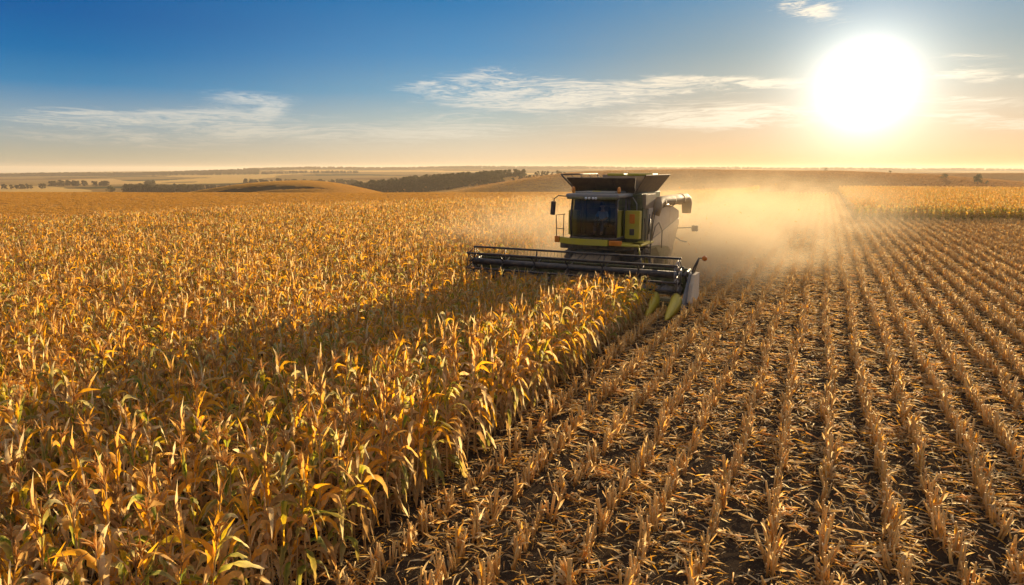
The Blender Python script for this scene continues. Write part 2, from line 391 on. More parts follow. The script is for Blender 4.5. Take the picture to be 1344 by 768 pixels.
def wedge_mask(xp, D):
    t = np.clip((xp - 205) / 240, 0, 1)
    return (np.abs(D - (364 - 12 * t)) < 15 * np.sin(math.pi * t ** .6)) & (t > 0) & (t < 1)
FIELD_EDGE = -5.55     # x of the standing corn beside the stubble
def build_ground():
    rr = [0.0, 0.6]
    while rr[-1] < 5200: rr.append(rr[-1] * 1.019 + 0.02)
    rr = np.array(rr)
    aa = np.concatenate([np.arange(-54, 54.01, 0.16), np.arange(58, 306, 4.0)]); aa = np.radians(aa)
    nr, na = len(rr), len(aa)
    A_, R_ = np.meshgrid(aa, rr)
    L = R_ * np.sin(A_); D = R_ * np.cos(A_)
    X, Y = L * CA - D * SA, L * SA + D * CA
    Z = terrain(X, Y)
    co = np.stack([X, Y, Z], -1).reshape(-1, 3)
    i, j = np.meshgrid(np.arange(nr - 1), np.arange(na), indexing='ij'); j2 = (j + 1) % na
    q = np.stack([i * na + j, (i + 1) * na + j, (i + 1) * na + j2, i * na + j2], -1).reshape(-1, 4)[:, ::-1]
    me = bpy.data.meshes.new('ground')
    me.vertices.add(len(co)); me.vertices.foreach_set('co', co.ravel())
    me.loops.add(q.size); me.loops.foreach_set('vertex_index', q.ravel().astype(np.int32))
    me.polygons.add(len(q)); me.polygons.foreach_set('loop_start', np.arange(0, q.size, 4, dtype=np.int32))
    me.polygons.foreach_set('loop_total', np.full(len(q), 4, np.int32))
    me.polygons.foreach_set('use_smooth', np.ones(len(q), bool))
    me.update(); me.validate()
    # ground cover of each field
    xp = 672 + 910 * L / np.maximum(D, 1)
    soil = np.array([.066, .047, .031]); gold = np.array([.50, .26, .07]); brown = np.array([.40, .20, .06])
    stub = np.array([.34, .19, .065])
    C = np.zeros((nr, na, 3)) + soil
    def put(mask, c, w=1.0):
        mk = (np.clip(mask, 0, 1) * w)[..., None]; C[:] = C * (1 - mk) + np.array(c) * mk
    put(smooth01((D - 60) / 50) * (X > -14), stub)
    xe = np.interp(Y, [32, 59, 93, 150], [-59, -53, -37, -14])
    put(((X < xe - .5) & (D > 45)) * 1.0, gold)
    put((D > 175) * 1.0, gold)
    brownmask = smooth01((xp - 690 - vnoise(X, Y, 90, 2) * 12) / 60) * smooth01((D - 210) / 40)
    put(brownmask, brown)
    # dark wedge of ground tone at the foot of the hump
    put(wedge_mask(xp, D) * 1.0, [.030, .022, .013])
    far = smooth01((D - 640) / 40)
    # patchwork of far fields
    P1 = vnoise(X * .5, Y, 420, 21); P2 = vnoise(X, Y * .6, 300, 22)
    put(far, [.26, .16, .05]); put(far * (P1 > .25), [.58, .36, .11]); put(far * (P2 > .55), [.05, .05, .022]); put(far * (P1 < -.5), [.17, .09, .03])
    xw = xp + (D - 1200) * .05 + P2 * 6
    put(far * ((xw > 92) & (xw < 170 + P1 * 10) & (D > 950 + xw * .5) & (D < 1350 + xw * .9)), [.52, .32, .11])
    put(smooth01((D - 2420) / 40) * smooth01((xp - 250) / 60), [.045, .045, .03])
    put(((D > 1880) & (D < 2400) & (xp < 335)) * 1.0, [.045, .045, .03])
    C = C.reshape(-1, 3)
    at = me.color_attributes.new('tone', 'FLOAT_COLOR', 'POINT')
    at.data.foreach_set('color', np.hstack([C, np.ones((len(C), 1))]).astype(np.float32).ravel())
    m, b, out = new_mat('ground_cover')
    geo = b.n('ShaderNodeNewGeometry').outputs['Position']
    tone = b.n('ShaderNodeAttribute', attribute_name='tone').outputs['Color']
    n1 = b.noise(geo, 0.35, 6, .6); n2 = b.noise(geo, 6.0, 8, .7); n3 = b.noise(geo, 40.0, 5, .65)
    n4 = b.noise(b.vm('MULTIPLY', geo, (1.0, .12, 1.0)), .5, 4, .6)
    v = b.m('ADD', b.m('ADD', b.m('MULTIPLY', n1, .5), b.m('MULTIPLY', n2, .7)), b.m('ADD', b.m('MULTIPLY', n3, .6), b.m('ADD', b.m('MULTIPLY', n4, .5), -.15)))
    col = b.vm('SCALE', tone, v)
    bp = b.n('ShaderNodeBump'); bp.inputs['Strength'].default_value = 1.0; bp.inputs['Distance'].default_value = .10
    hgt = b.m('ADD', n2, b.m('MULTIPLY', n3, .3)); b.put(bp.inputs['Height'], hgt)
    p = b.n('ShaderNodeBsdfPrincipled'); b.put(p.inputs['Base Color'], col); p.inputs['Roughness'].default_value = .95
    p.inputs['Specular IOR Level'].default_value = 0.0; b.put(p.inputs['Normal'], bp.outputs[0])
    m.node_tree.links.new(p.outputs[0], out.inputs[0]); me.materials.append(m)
    o = bpy.data.objects.new('ground', me); COL.objects.link(o)
    tag(o, 'dark soil and rolling golden fields out to the horizon', 'ground', kind='structure')
    return o
build_ground()

# ------------------------------------------------------------------ scatter of many small things as one object
def scatter(name, protos, pts, rots, scls, idx, label, cat):
    pc = bpy.data.collections.new(name + '_kinds')
    for k, me in enumerate(protos):
        po = bpy.data.objects.new(f'{name}_kind_{k:02d}', me); pc.objects.link(po)
    me = bpy.data.meshes.new(name); n = len(pts)
    me.vertices.add(n); me.vertices.foreach_set('co', np.asarray(pts, np.float32).ravel())
    a = me.attributes.new('rot', 'FLOAT_VECTOR', 'POINT'); a.data.foreach_set('vector', np.asarray(rots, np.float32).ravel())
    a = me.attributes.new('scl', 'FLOAT', 'POINT'); a.data.foreach_set('value', np.asarray(scls, np.float32))
    a = me.attributes.new('idx', 'INT', 'POINT'); a.data.foreach_set('value', np.asarray(idx, np.int32))
    o = bpy.data.objects.new(name, me); COL.objects.link(o)
    ng = bpy.data.node_groups.new(name + '_nodes', 'GeometryNodeTree')
    ng.interface.new_socket('Geometry', in_out='INPUT', socket_type='NodeSocketGeometry')
    ng.interface.new_socket('Geometry', in_out='OUTPUT', socket_type='NodeSocketGeometry')
    gi = ng.nodes.new('NodeGroupInput'); go = ng.nodes.new('NodeGroupOutput')
    iop = ng.nodes.new('GeometryNodeInstanceOnPoints')
    ci = ng.nodes.new('GeometryNodeCollectionInfo'); ci.inputs['Collection'].default_value = pc
    ci.inputs['Separate Children'].default_value = True; ci.inputs['Reset Children'].default_value = True
    def na(nm, ty):
        x = ng.nodes.new('GeometryNodeInputNamedAttribute'); x.data_type = ty; x.inputs['Name'].default_value = nm
        return x.outputs['Attribute']
    e2r = ng.nodes.new('FunctionNodeEulerToRotation')
    ng.links.new(na('rot', 'FLOAT_VECTOR'), e2r.inputs[0])
    ng.links.new(gi.outputs[0], iop.inputs['Points']); ng.links.new(ci.outputs[0], iop.inputs['Instance'])
    iop.inputs['Pick Instance'].default_value = True
    ng.links.new(na('idx', 'INT'), iop.inputs['Instance Index']); ng.links.new(e2r.outputs[0], iop.inputs['Rotation'])
    ng.links.new(na('scl', 'FLOAT'), iop.inputs['Scale'])
    ng.links.new(iop.outputs[0], go.inputs[0])
    md = o.modifiers.new('scatter', 'NODES'); md.node_group = ng
    tag(o, label, cat, kind='stuff'); return o

# ------------------------------------------------------------------ corn plants
C_ORANGE, C_TAN, C_BROWN, C_STRAW, C_GREEN, C_YG = (.88, .45, .058), (.72, .46, .17), (.36, .21, .075), (.80, .64, .36), (.10, .22, .02), (.48, .50, .05)
def lerp(a, b, t): return tuple(x + (y - x) * t for x, y in zip(a, b))
def leaf(mb, rnd, base, az, L, w, th0, th1, twist, c0, c1, green=0.0, segs=7, curl=.25, bend0=None):
    p = Vector(base); vs = []; cs = []
    tw = rnd.uniform(-.3, .3); bend = bend0 if bend0 else rnd.uniform(.35, .65); sway = rnd.uniform(-.5, .5)
    for i in range(segs + 1):
        t = i / segs
        k = 1 / (1 + math.exp(-(t - bend) * 9)); th = th0 + (th1 - th0) * k; a = az + sway * t
        d = Vector((math.sin(th) * math.cos(a), math.sin(th) * math.sin(a), math.cos(th)))
        if i: p = p + d * (L / segs)
        side = Vector((-math.sin(a), math.cos(a), 0)); nrm = side.cross(d)
        ta = tw + twist * t; s2 = side * math.cos(ta) + nrm * math.sin(ta); n2 = nrm * math.cos(ta) - side * math.sin(ta)
        ww = w * (min(1, .35 + t * 2.6) * (1 - t ** 2.2) + .03) * .5
        ww *= 1 + .22 * math.sin(t * 23 + sway * 31); rip = math.sin(t * 17 + sway * 9) * ww * .45
        c = lerp(c0, c1, min(1, t * 1.1))
        ce = c; cm = c
        if green > 0:
            g = green * (1 - t) ** .6; cm = lerp(c, C_GREEN, min(1, g * 1.1)); ce = lerp(c, C_YG, g * .8)
        j = rnd.uniform(.82, 1.15); cm = tuple(x * j for x in cm)
        vs += [tuple(p - s2 * ww + n2 * (ww * curl + rip)), tuple(p), tuple(p + s2 * ww + n2 * (ww * curl - rip))]; cs += [ce, cm, ce]
    fs = []
    for i in range(segs):
        o = i * 3; fs += [(o, o + 1, o + 4, o + 3), (o + 1, o + 2, o + 5, o + 4)]
    mb.add(vs, fs, cs, 0, True)

def corn_parts(seed, greenish, edge=False):
    rnd = random.Random(seed)
    H = rnd.uniform(1.38, 1.66); lx, ly = rnd.uniform(-.09, .09), rnd.uniform(-.09, .09)
    def at(h): t = h / H; return (lx * t * t, ly * t * t, h)
    st, lf, ta = MB(), MB(), MB(); ears = []
    nn = 9; rs = [.014 * (1 - .55 * i / nn) for i in range(nn + 1)]
    cst = lerp(C_BROWN, C_TAN, rnd.uniform(.3, .9))
    st.tube([at(H * i / nn) for i in range(nn + 1)], rs, 6, cst)
    az0 = rnd.uniform(0, math.pi * 2); nl = rnd.randint(12, 15)
    for i in range(nl):
        t = i / (nl - 1); h = H * (.16 + .80 * t)
        az = az0 + (i % 2) * math.pi + rnd.uniform(-.55, .55)
        g = 0.0
        c0, c1 = rnd.choice([(C_ORANGE, C_TAN), (C_ORANGE, C_ORANGE), (C_TAN, C_STRAW), (C_TAN, C_BROWN), (C_ORANGE, C_STRAW), (C_ORANGE, C_ORANGE)])
        if rnd.random() < greenish + .08: g = rnd.uniform(.6, 1.1)
        if t < .4:
            c0, c1 = rnd.choice([(C_TAN, C_BROWN), (C_BROWN, C_TAN), (C_TAN, C_STRAW)]); L = rnd.uniform(.38, .6); th0 = rnd.uniform(.5, 1.1); th1 = rnd.uniform(2.7, 3.1); b0 = rnd.uniform(.12, .35)
        elif t < .75:
            L = rnd.uniform(.46, .70); th0 = rnd.uniform(.2, .55); th1 = rnd.choice([rnd.uniform(1.9, 2.6), rnd.uniform(2.6, 3.05), rnd.uniform(2.6, 3.05)]); b0 = rnd.uniform(.25, .5)
        else:
            L = rnd.uniform(.30, .50); th0 = rnd.uniform(.03, .28); th1 = rnd.choice([rnd.uniform(.1, .6), rnd.uniform(.2, .9), rnd.uniform(1.6, 2.6), rnd.uniform(2.2, 2.9)]); b0 = rnd.uniform(.4, .65)
        leaf(lf, rnd, at(h), az, L, rnd.uniform(.036, .062) if th1 < 1 else rnd.uniform(.052, .092), th0, th1, rnd.uniform(-2.4, 2.4), c0, c1, g, 9, rnd.uniform(.15, .8), b0)
    # tassel
    top = Vector(at(H)); ct = lerp(C_TAN, C_BROWN, rnd.random() * .7)
    for k in range(rnd.randint(5, 8)):
        a = rnd.uniform(0, 6.28); sp = 0 if k == 0 else rnd.uniform(.25, .75); ln = rnd.uniform(.13, .22) * (1.3 if k == 0 else 1)
        pts = [top + Vector((0, 0, .02 * k * .4))]; d = sp
        for q in range(4):
            pts.append(pts[-1] + Vector((math.sin(d) * math.cos(a), math.sin(d) * math.sin(a), math.cos(d))) * ln / 4); d += .18 if k else .04
        ta.tube(pts, [.006, .008, .008, .006, .002], 4, ct, cap=False)
    for k in range(rnd.choice([1, 1, 2])):
        e = MB(); h = H * rnd.uniform(.42, .55) + .14 * k; a = az0 + k * math.pi + rnd.uniform(-.4, .4)
        th = rnd.choice([rnd.uniform(.3, .6), rnd.uniform(2.2, 2.8)]); ax = Vector((math.sin(th) * math.cos(a), math.sin(th) * math.sin(a), math.cos(th)))
        b0 = Vector(at(h)) + Vector((math.cos(a), math.sin(a), 0)) * .02
        Mx = Matrix.Translation(b0) @ ax.to_track_quat('Z', 'Y').to_matrix().to_4x4()
        l = rnd.uniform(.19, .25)
        e.lathe([(.006, 0), (.012, .02), (.026, .05), (.032, l * .45), (.028, l * .7), (.014, l * .92), (.003, l)], (0, 0, 0), 'z', 8, lerp(C_STRAW, C_TAN, rnd.random() * .7), M=Mx)
        ears.append(e)
    return st, lf, ta, ears, H
NV = 16
corn_meshes, corn_full, corn_desc = [], [], []
for k in range(NV):
    gr = [0, .1, .3, 0, .7, .05, .3, .15, 0, .85, .1, 0, .5, .1, .05, .4][k]
    st, lf, ta, ears, H = corn_parts(100 + k, gr)
    corn_meshes.append((st.mesh('stalk', M_stalk), lf.mesh('foliage', M_leaf), ta.mesh('tassel', M_leaf), [e.mesh('ear', M_leaf) for e in ears]))
    fl = MB(); fl.merge(st, 0); fl.merge(lf, 1); fl.merge(ta, 1)
    for e in ears: fl.merge(e, 1)
    corn_full.append(fl.mesh('corn_plant_whole', [M_stalk, M_leaf]))
    corn_desc.append(gr)

rng = np.random.RandomState(7)
ROW, STEP = 0.76, 0.15
def project(P):
    X, Y, Z = P; L, D = to_LD(X, Y); z = Z - CAM_H
    d = D * math.cos(PITCH) - z * math.sin(PITCH); u = D * math.sin(PITCH) + z * math.cos(PITCH)
    return 672 + F_PX * L / np.maximum(d, .01), 384 - F_PX * u / np.maximum(d, .01), d

HX, HY = -8.35, 28.2                     # the harvester's place
def rows_grid(x0, x1, y0, y1, step):
    xs = np.arange(x0, x1, ROW) if x1 > x0 else np.arange(x0, x1, -ROW)
    ys = np.arange(y0, y1, step)
    X, Y = np.meshgrid(xs, ys); X, Y = X.ravel(), Y.ravel()
    return X, Y
X, Y = rows_grid(FIELD_EDGE, -72, -3, 172, STEP)
Y = Y + rng.uniform(-.06, .06, Y.shape); Xj = X + rng.normal(0, .035, X.shape)
xe = np.interp(Y, [10, 32, 59, 93, 150], [-72, -59, -53, -37, -14])
L_, D_ = to_LD(Xj, Y)
HFRONT = HY - 2.9
keep = (Xj > xe) & ~((Y > HFRONT) & (Xj > HX - 4.9)) & (rng.rand(len(Y)) > .06)
keep &= (L_ / np.maximum(D_, .1) > -.95) & ((D_ > 1.0))
keep &= (D_ < 75) | (rng.rand(len(Y)) > .35)
cornP = np.stack([Xj[keep], Y[keep]], 1)
# the standing block on the right
X, Y = rows_grid(3.4, 66, 70, 178, STEP * 1.4)
fe = 79 + (X - 3.4) * .33; L_, D_ = to_LD(X, Y)
k2 = (Y > fe) & (rng.rand(len(Y)) > .1) & (L_ / D_ < .9)
right = np.stack([(X + rng.normal(0, .04, X.shape))[k2], (Y + rng.uniform(-.08, .08, Y.shape))[k2]], 1)
nidx = rng.randint(0, NV, len(cornP)); gn = vnoise(cornP[:, 0], cornP[:, 1], 9, 31)
nrot = np.stack([rng.normal(0, .07, len(cornP)), rng.normal(0, .07, len(cornP)), rng.uniform(0, 6.283, len(cornP))], 1)
nscl = rng.uniform(.90, 1.12, len(cornP)) * (1 + .05 * gn) * np.interp(cornP[:, 1], [10, 22, 60], [1.0, .86, .84])
nscl *= np.where(cornP[:, 0] > FIELD_EDGE - 1.0, 1.07, 1.0)
inhead = (np.abs(cornP[:, 0] - HX + .3) < 5.2)
nscl *= np.where(inhead, np.interp(HFRONT - cornP[:, 1], [-.5, 0, 1.2, 4.5], [.5, .62, .80, 1.0]), 1.0)
cz = terrain(cornP[:, 0], cornP[:, 1])
px_, py_, pd_ = project((cornP[:, 0], cornP[:, 1], cz + 1.65))
vis = (px_ > 6) & (px_ < 1338) & (py_ < 760) & (py_ > 0) & (pd_ > 1)
order = np.argsort(np.where(vis, pd_, 1e9)); near = order[:300]
is_near = np.zeros(len(cornP), bool); is_near[near] = True
gdesc = {0: ('golden orange', 'dry'), 1: ('orange and tan', 'dry'), 2: ('yellowing', 'half green'), 3: ('green streaked', 'still green')}
for q, i in enumerate(near):
    v = int(nidx[i]); st, lf, ta, ears = corn_meshes[v]
    r_ = empty('corn_plant', (cornP[i, 0], cornP[i, 1], cz[i])); r_.rotation_euler = nrot[i]; s = float(nscl[i]); r_.scale = (s, s, s)
    g = corn_desc[v]; gi_ = 0 if g == 0 else 1 if g < .15 else 2 if g < .4 else 3
    rowi = int(round((FIELD_EDGE - cornP[i, 0]) / ROW))
    where = 'in the outermost row beside the stubble' if rowi == 0 else 'one row in from the stubble' if rowi == 1 else 'two to four rows in from the stubble' if rowi < 5 else 'deep inside the standing field in the foreground'
    tag(r_, f'{gdesc[gi_][0]} corn plant with {gdesc[gi_][1]} leaves, {where}', 'corn plant', 'ripe corn plants standing in the near field')
    for me in [st, lf, ta] + ears:
        o = bpy.data.objects.new(me.name.split('.')[0], me); COL.objects.link(o); o.parent = r_
mP = cornP[~is_near]
allP = np.concatenate([mP, right]); nr_ = len(right)
allz = terrain(allP[:, 0], allP[:, 1])
scatter('corn_field', corn_full, np.column_stack([allP, allz]),
        np.concatenate([nrot[~is_near], np.stack([rng.normal(0, .06, nr_), rng.normal(0, .06, nr_), rng.uniform(0, 6.28, nr_)], 1)]),
        np.concatenate([nscl[~is_near], rng.uniform(.78, .90, nr_)]), np.concatenate([nidx[~is_near], np.where(right[:, 1] < 81.5 + (right[:, 0] - 3.4) * .33, rng.choice([4, 9, 12, 9, 15], nr_), rng.randint(0, NV, nr_))]),
        'dense golden ripe corn standing across the field beyond the nearest plants', 'corn field')
print('corn', len(allP))

# ------------------------------------------------------------------ stubble
def stub_parts(seed):
    rnd = random.Random(seed); st, sh = MB(), MB()
    n = rnd.randint(2, 5)
    for k in range(n):
        h = rnd.uniform(.20, .44); a = rnd.uniform(0, 6.28); t = rnd.uniform(0, .22); ox, oy = (rnd.uniform(-.035, .035), rnd.uniform(-.06, .06)) if k else (0, 0)
        top = Vector((ox + math.sin(t) * math.cos(a) * h, oy + math.sin(t) * math.sin(a) * h, h))
        c = lerp(C_TAN, C_ORANGE, rnd.random() * .5)
        st.tube([(ox, oy, -.02), tuple(Vector((ox, oy, 0)).lerp(top, .5)), tuple(top)], [.016, .0145, .012], 6, c)
        for q in range(rnd.randint(0, 2)):
            hh = h * rnd.uniform(.0, .75); p = Vector((ox, oy, 0)).lerp(top, hh / h)
            up = rnd.random() < .72
            leaf(sh, rnd, tuple(p), rnd.uniform(0, 6.28), rnd.uniform(.10, .26), rnd.uniform(.028, .05), rnd.uniform(.02, .3) if up else rnd.uniform(.8, 1.3),
                 rnd.uniform(.3, 1.4) if up else rnd.uniform(1.7, 2.4), rnd.uniform(-1.5, 1.5), rnd.choice([C_ORANGE, C_TAN, C_STRAW]), rnd.choice([C_STRAW, C_TAN, C_BROWN, C_STRAW]), 0, 5, .8)
    return st, sh
NS = 14
stub_meshes, stub_full = [], []
for k in range(NS):
    st, sh = stub_parts(500 + k)
    stub_meshes.append((st.mesh('cut_stalk', M_stalk), sh.mesh('leaf_sheath', M_leaf)))
    fl = MB(); fl.merge(st, 0); fl.merge(sh, 1); stub_full.append(fl.mesh('stubble_whole', [M_stalk, M_leaf]))
X, Y = rows_grid(FIELD_EDGE + .66, 62, 2, 160, .125)
# fade the spacing with distance is not needed: rows stay dense to the crest
Xs = X + rng.normal(0, .03, X.shape) + .05 * np.sin(Y * .35 + X * 3.1) + .03 * np.sin(Y * 1.3 + X * 7.7); Ys = Y + rng.uniform(-.06, .06, Y.shape)
L_, D_ = to_LD(Xs, Ys); keep = (L_ / np.maximum(D_, .1) < .95) & (L_ / np.maximum(D_, .1) > -.9) & (D_ > 1.5)
keep &= ~((Xs > 3.2) & (Ys > 79 + (Xs - 3.4) * .33)); keep &= rng.rand(len(Xs)) > .16
keep &= (D_ < 80) | (rng.rand(len(Xs)) > .3)
X2, Y2 = rows_grid(FIELD_EDGE, HX - 4.9, HY + 3.5, 160, .2)
S = np.concatenate([np.stack([Xs[keep], Ys[keep]], 1), np.stack([X2, Y2], 1) + rng.normal(0, .03, (len(X2), 2))])
sz = terrain(S[:, 0], S[:, 1]); n = len(S)
sidx = rng.randint(0, NS, n); srot = np.stack([rng.normal(0, .16, n), rng.normal(0, .16, n), rng.uniform(0, 6.28, n)], 1); sscl = rng.uniform(.7, 1.2, n)
px_, py_, pd_ = project((S[:, 0], S[:, 1], sz + .2))
vis = (px_ > 4) & (px_ < 1340) & (py_ < 764) & (pd_ > 1)
near = np.argsort(np.where(vis, pd_, 1e9))[:300]; is_near = np.zeros(n, bool); is_near[near] = True
for i in near:
    st, sh = stub_meshes[sidx[i]]
    r_ = bpy.data.objects.new('stubble_clump', st); COL.objects.link(r_); r_.location = (S[i, 0], S[i, 1], sz[i]); r_.rotation_euler = srot[i]; s = float(sscl[i]); r_.scale = (s, s, s)
    rowi = int(round((S[i, 0] - FIELD_EDGE - .66) / ROW))
    tag(r_, 'short cut corn stalks with torn husk, ' + ['in the first stubble row beside the standing corn', 'in the second stubble row from the standing corn', 'in the third stubble row from the standing corn', 'in the fourth stubble row from the standing corn'][rowi] if rowi < 4 else
        ('short cut corn stalks with torn husk, in the middle foreground rows of the stubble' if rowi < 9 else 'short cut corn stalks with torn husk, in the foreground rows towards the right edge'), 'corn stubble', 'cut corn stubble standing in rows')
    o = bpy.data.objects.new('leaf_sheath', sh); COL.objects.link(o); o.parent = r_
nn_ = ~is_near
scatter('stubble_rows', stub_full, np.column_stack([S, sz])[nn_], srot[nn_], sscl[nn_], sidx[nn_], 'long parallel rows of cut corn stubble running to the crest', 'stubble')
print('stub', n)

# ------------------------------------------------------------------ loose residue on the soil
def residue_mesh(seed, half=.75, count=300):
    rnd = random.Random(seed); mb = MB(); mats = [(rnd.uniform(-half, half), rnd.uniform(-half, half)) for _ in range(7)]
    for k in range(count):
        x, y = rnd.uniform(-half, half), rnd.uniform(-half, half); z = rnd.uniform(.005, .09)
        if k % 3: cxy = mats[k % 7]; x, y = max(-half, min(half, rnd.gauss(cxy[0], .17))), max(-half, min(half, rnd.gauss(cxy[1], .17)))
        a = rnd.uniform(0, 6.28); kind = rnd.random()
        if kind < .72:
            L = rnd.choice([rnd.uniform(.05, .2), rnd.uniform(.05, .2), rnd.uniform(.15, .38)]); w = rnd.uniform(.008, .018) if L < .2 else rnd.uniform(.012, .036)
            leaf(mb, rnd, (x, y, z), a, L, w, rnd.uniform(1.0, 1.6), rnd.uniform(1.5, 2.0), rnd.uniform(-2, 2),
                 rnd.choice([C_TAN, C_ORANGE, C_STRAW, C_ORANGE, C_STRAW]), rnd.choice([C_TAN, C_BROWN, C_STRAW, C_ORANGE]), 0, 4, .5)
        elif kind < .86:
            L = rnd.uniform(.08, .35); d = Vector((math.cos(a), math.sin(a), rnd.uniform(-.05, .12))) * L
            mb.tube([(x, y, z + .01), tuple(Vector((x, y, z + .01)) + d)], rnd.uniform(.006, .013), 5, rnd.choice([C_TAN, C_STRAW, C_BROWN]))
        else:
            for q in range(7):
                xx, yy = x + rnd.gauss(0, .05), y + rnd.gauss(0, .05); aa_ = rnd.uniform(0, 6.28); s_ = rnd.uniform(.008, .022)
                mb.add([(xx - s_ * math.cos(aa_), yy - s_ * math.sin(aa_), .01), (xx + s_ * math.sin(aa_) * .5, yy - s_ * math.cos(aa_) * .5, .02), (xx + s_ * math.cos(aa_), yy + s_ * math.sin(aa_), .025)],
                       [(0, 1, 2)], rnd.choice([C_STRAW, C_TAN, C_ORANGE]))
    for k in range(3):
        x, y, a = rnd.uniform(-half, half), rnd.uniform(-half, half), rnd.uniform(0, 6.28); l = rnd.uniform(.10, .17)
        Mx = Matrix.Translation((x, y, .03)) @ Vector((math.cos(a), math.sin(a), .06)).to_track_quat('Z', 'Y').to_matrix().to_4x4()
        mb.lathe([(.004, 0), (.016, .01), (.019, l * .4), (.015, l * .85), (.003, l)], (0, 0, 0), 'z', 7, rnd.choice([C_TAN, C_STRAW, C_BROWN]), M=Mx)
        leaf(mb, rnd, (x, y, .03), a + rnd.uniform(-.6, .6), rnd.uniform(.2, .34), rnd.uniform(.05, .075), 1.2, 1.8, rnd.uniform(-1, 1), C_STRAW, C_TAN, 0, 5, .7)
    return mb.mesh('residue', M_leaf)
res = [residue_mesh(900 + k) for k in range(10)]
X, Y = np.meshgrid(np.arange(FIELD_EDGE - .3, 62, 1.3), np.arange(1, 158, 1.3)); X, Y = X.ravel(), Y.ravel()
L_, D_ = to_LD(X, Y); keep = (L_ / np.maximum(D_, .1) < .95) & (D_ > 1) & ~((X > 3.0) & (Y > 79.5 + (X - 3.4) * .33))
X2, Y2 = np.meshgrid(np.arange(HX - 4.5, FIELD_EDGE, 1.3), np.arange(HY + 2, 150, 1.3))
X3, Y3 = np.meshgrid(np.arange(FIELD_EDGE - 2.2, FIELD_EDGE, 1.3), np.arange(3, HY, 1.3))
X = np.concatenate([X[keep], X2.ravel(), X3.ravel()]); Y = np.concatenate([Y[keep], Y2.ravel(), Y3.ravel()]); n = len(X)
scatter('crop_residue', res, np.column_stack([X, Y, terrain(X, Y)]), np.stack([np.zeros(n), np.zeros(n), rng.uniform(0, 6.28, n)], 1), rng.uniform(.9, 1.1, n), rng.randint(0, 10, n),
        'loose dry corn leaves and chaff lying between the stubble rows', 'crop residue')

# short golden crop beyond the corn on the left, over the crest and on the hump
def tuft_mesh(seed):
    rnd = random.Random(seed); mb = MB()
    for k in range(34):
        x, y = rnd.uniform(-.5, .5), rnd.uniform(-.5, .5); a = rnd.uniform(0, 6.28); t = rnd.uniform(0, .5); h = rnd.uniform(.16, .30); w = rnd.uniform(.02, .04)
        d = Vector((math.sin(t) * math.cos(a), math.sin(t) * math.sin(a), math.cos(t))) * h; s_ = Vector((-math.sin(a * 3), math.cos(a * 3), 0)) * w
        p = Vector((x, y, 0)); c = tuple(v * .62 for v in lerp(C_ORANGE, C_TAN, rnd.random() * .6))
        mb.add([tuple(p - s_ * .5), tuple(p + s_ * .5), tuple(p + d + s_), tuple(p + d - s_)], [(0, 1, 2, 3)], c)
    return mb.mesh('tuft', M_straw)
tufts = [tuft_mesh(1200 + k) for k in range(5)]
Dg = rng.uniform(50, 190, 60000); ug = rng.uniform(-.95, .2, 60000); keep = rng.rand(60000) < Dg / 190
Dg, ug = Dg[keep], ug[keep]; X, Y = to_XY(ug * Dg, Dg); xe = np.interp(Y, [10, 32, 59, 93, 150], [-72, -59, -53, -37, -14])
k3 = (X < xe - .4); X, Y = X[k3], Y[k3]
Dg = rng.uniform(290, 440, 80000); ug = rng.uniform(-.60, .14, 80000)
X2, Y2 = to_XY(ug * Dg, Dg); xp2 = 672 + 910 * ug
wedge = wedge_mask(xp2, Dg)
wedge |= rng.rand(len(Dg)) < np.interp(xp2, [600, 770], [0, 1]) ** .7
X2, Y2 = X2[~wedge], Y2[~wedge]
sc_ = np.concatenate([np.full(len(X), .55), np.full(len(X2), 1.7)]); X = np.concatenate([X, X2]); Y = np.concatenate([Y, Y2]); n = len(X)
scatter('golden_crop', tufts, np.column_stack([X, Y, terrain(X, Y) - .03]), np.stack([np.zeros(n), np.zeros(n), rng.uniform(0, 6.28, n)], 1), sc_ * rng.uniform(.8, 1.2, n), rng.randint(0, 5, n),
        'short smooth golden crop covering the strip and hump beyond the corn', 'crop')
cov = []
for k in range(4):
    rnd = random.Random(1300 + k); mb = MB()
    for q in range(46):
        x, y = rnd.uniform(-.5, .5), rnd.uniform(-.5, .5); a = rnd.uniform(0, 6.28); t = rnd.uniform(0, .6); h = rnd.uniform(.05, .11); w = rnd.uniform(.02, .05)
        d = Vector((math.sin(t) * math.cos(a), math.sin(t) * math.sin(a), math.cos(t))) * h; s_ = Vector((-math.sin(a * 3), math.cos(a * 3), 0)) * w
        p = Vector((x, y, -.01)); j = rnd.uniform(.6, 1.2); c = tuple(v * j for v in (.42, .22, .07))
        mb.add([tuple(p - s_ * .5), tuple(p + s_ * .5), tuple(p + d + s_), tuple(p + d - s_)], [(0, 1, 2, 3)], c)
    cov.append(mb.mesh('cover', M_straw))
nH = 30000
Dg = rng.uniform(215, 480, nH); ug = rng.uniform(-.10, .95, nH); xp2 = 672 + 910 * ug
kk = rng.rand(nH) < np.clip((xp2 - 600) / 150, 0, 1) * (Dg / 480); Dg, ug = Dg[kk], ug[kk]
X, Y = to_XY(ug * Dg, Dg); n = len(X)
scatter('hillside_stubble', cov, np.column_stack([X, Y, terrain(X, Y)]), np.stack([np.zeros(n), np.zeros(n), rng.uniform(0, 6.28, n)], 1), rng.uniform(3.2, 5.0, n), rng.randint(0, 4, n),
        'low brown stubble covering the hillside behind the harvester and the standing corn', 'stubble')

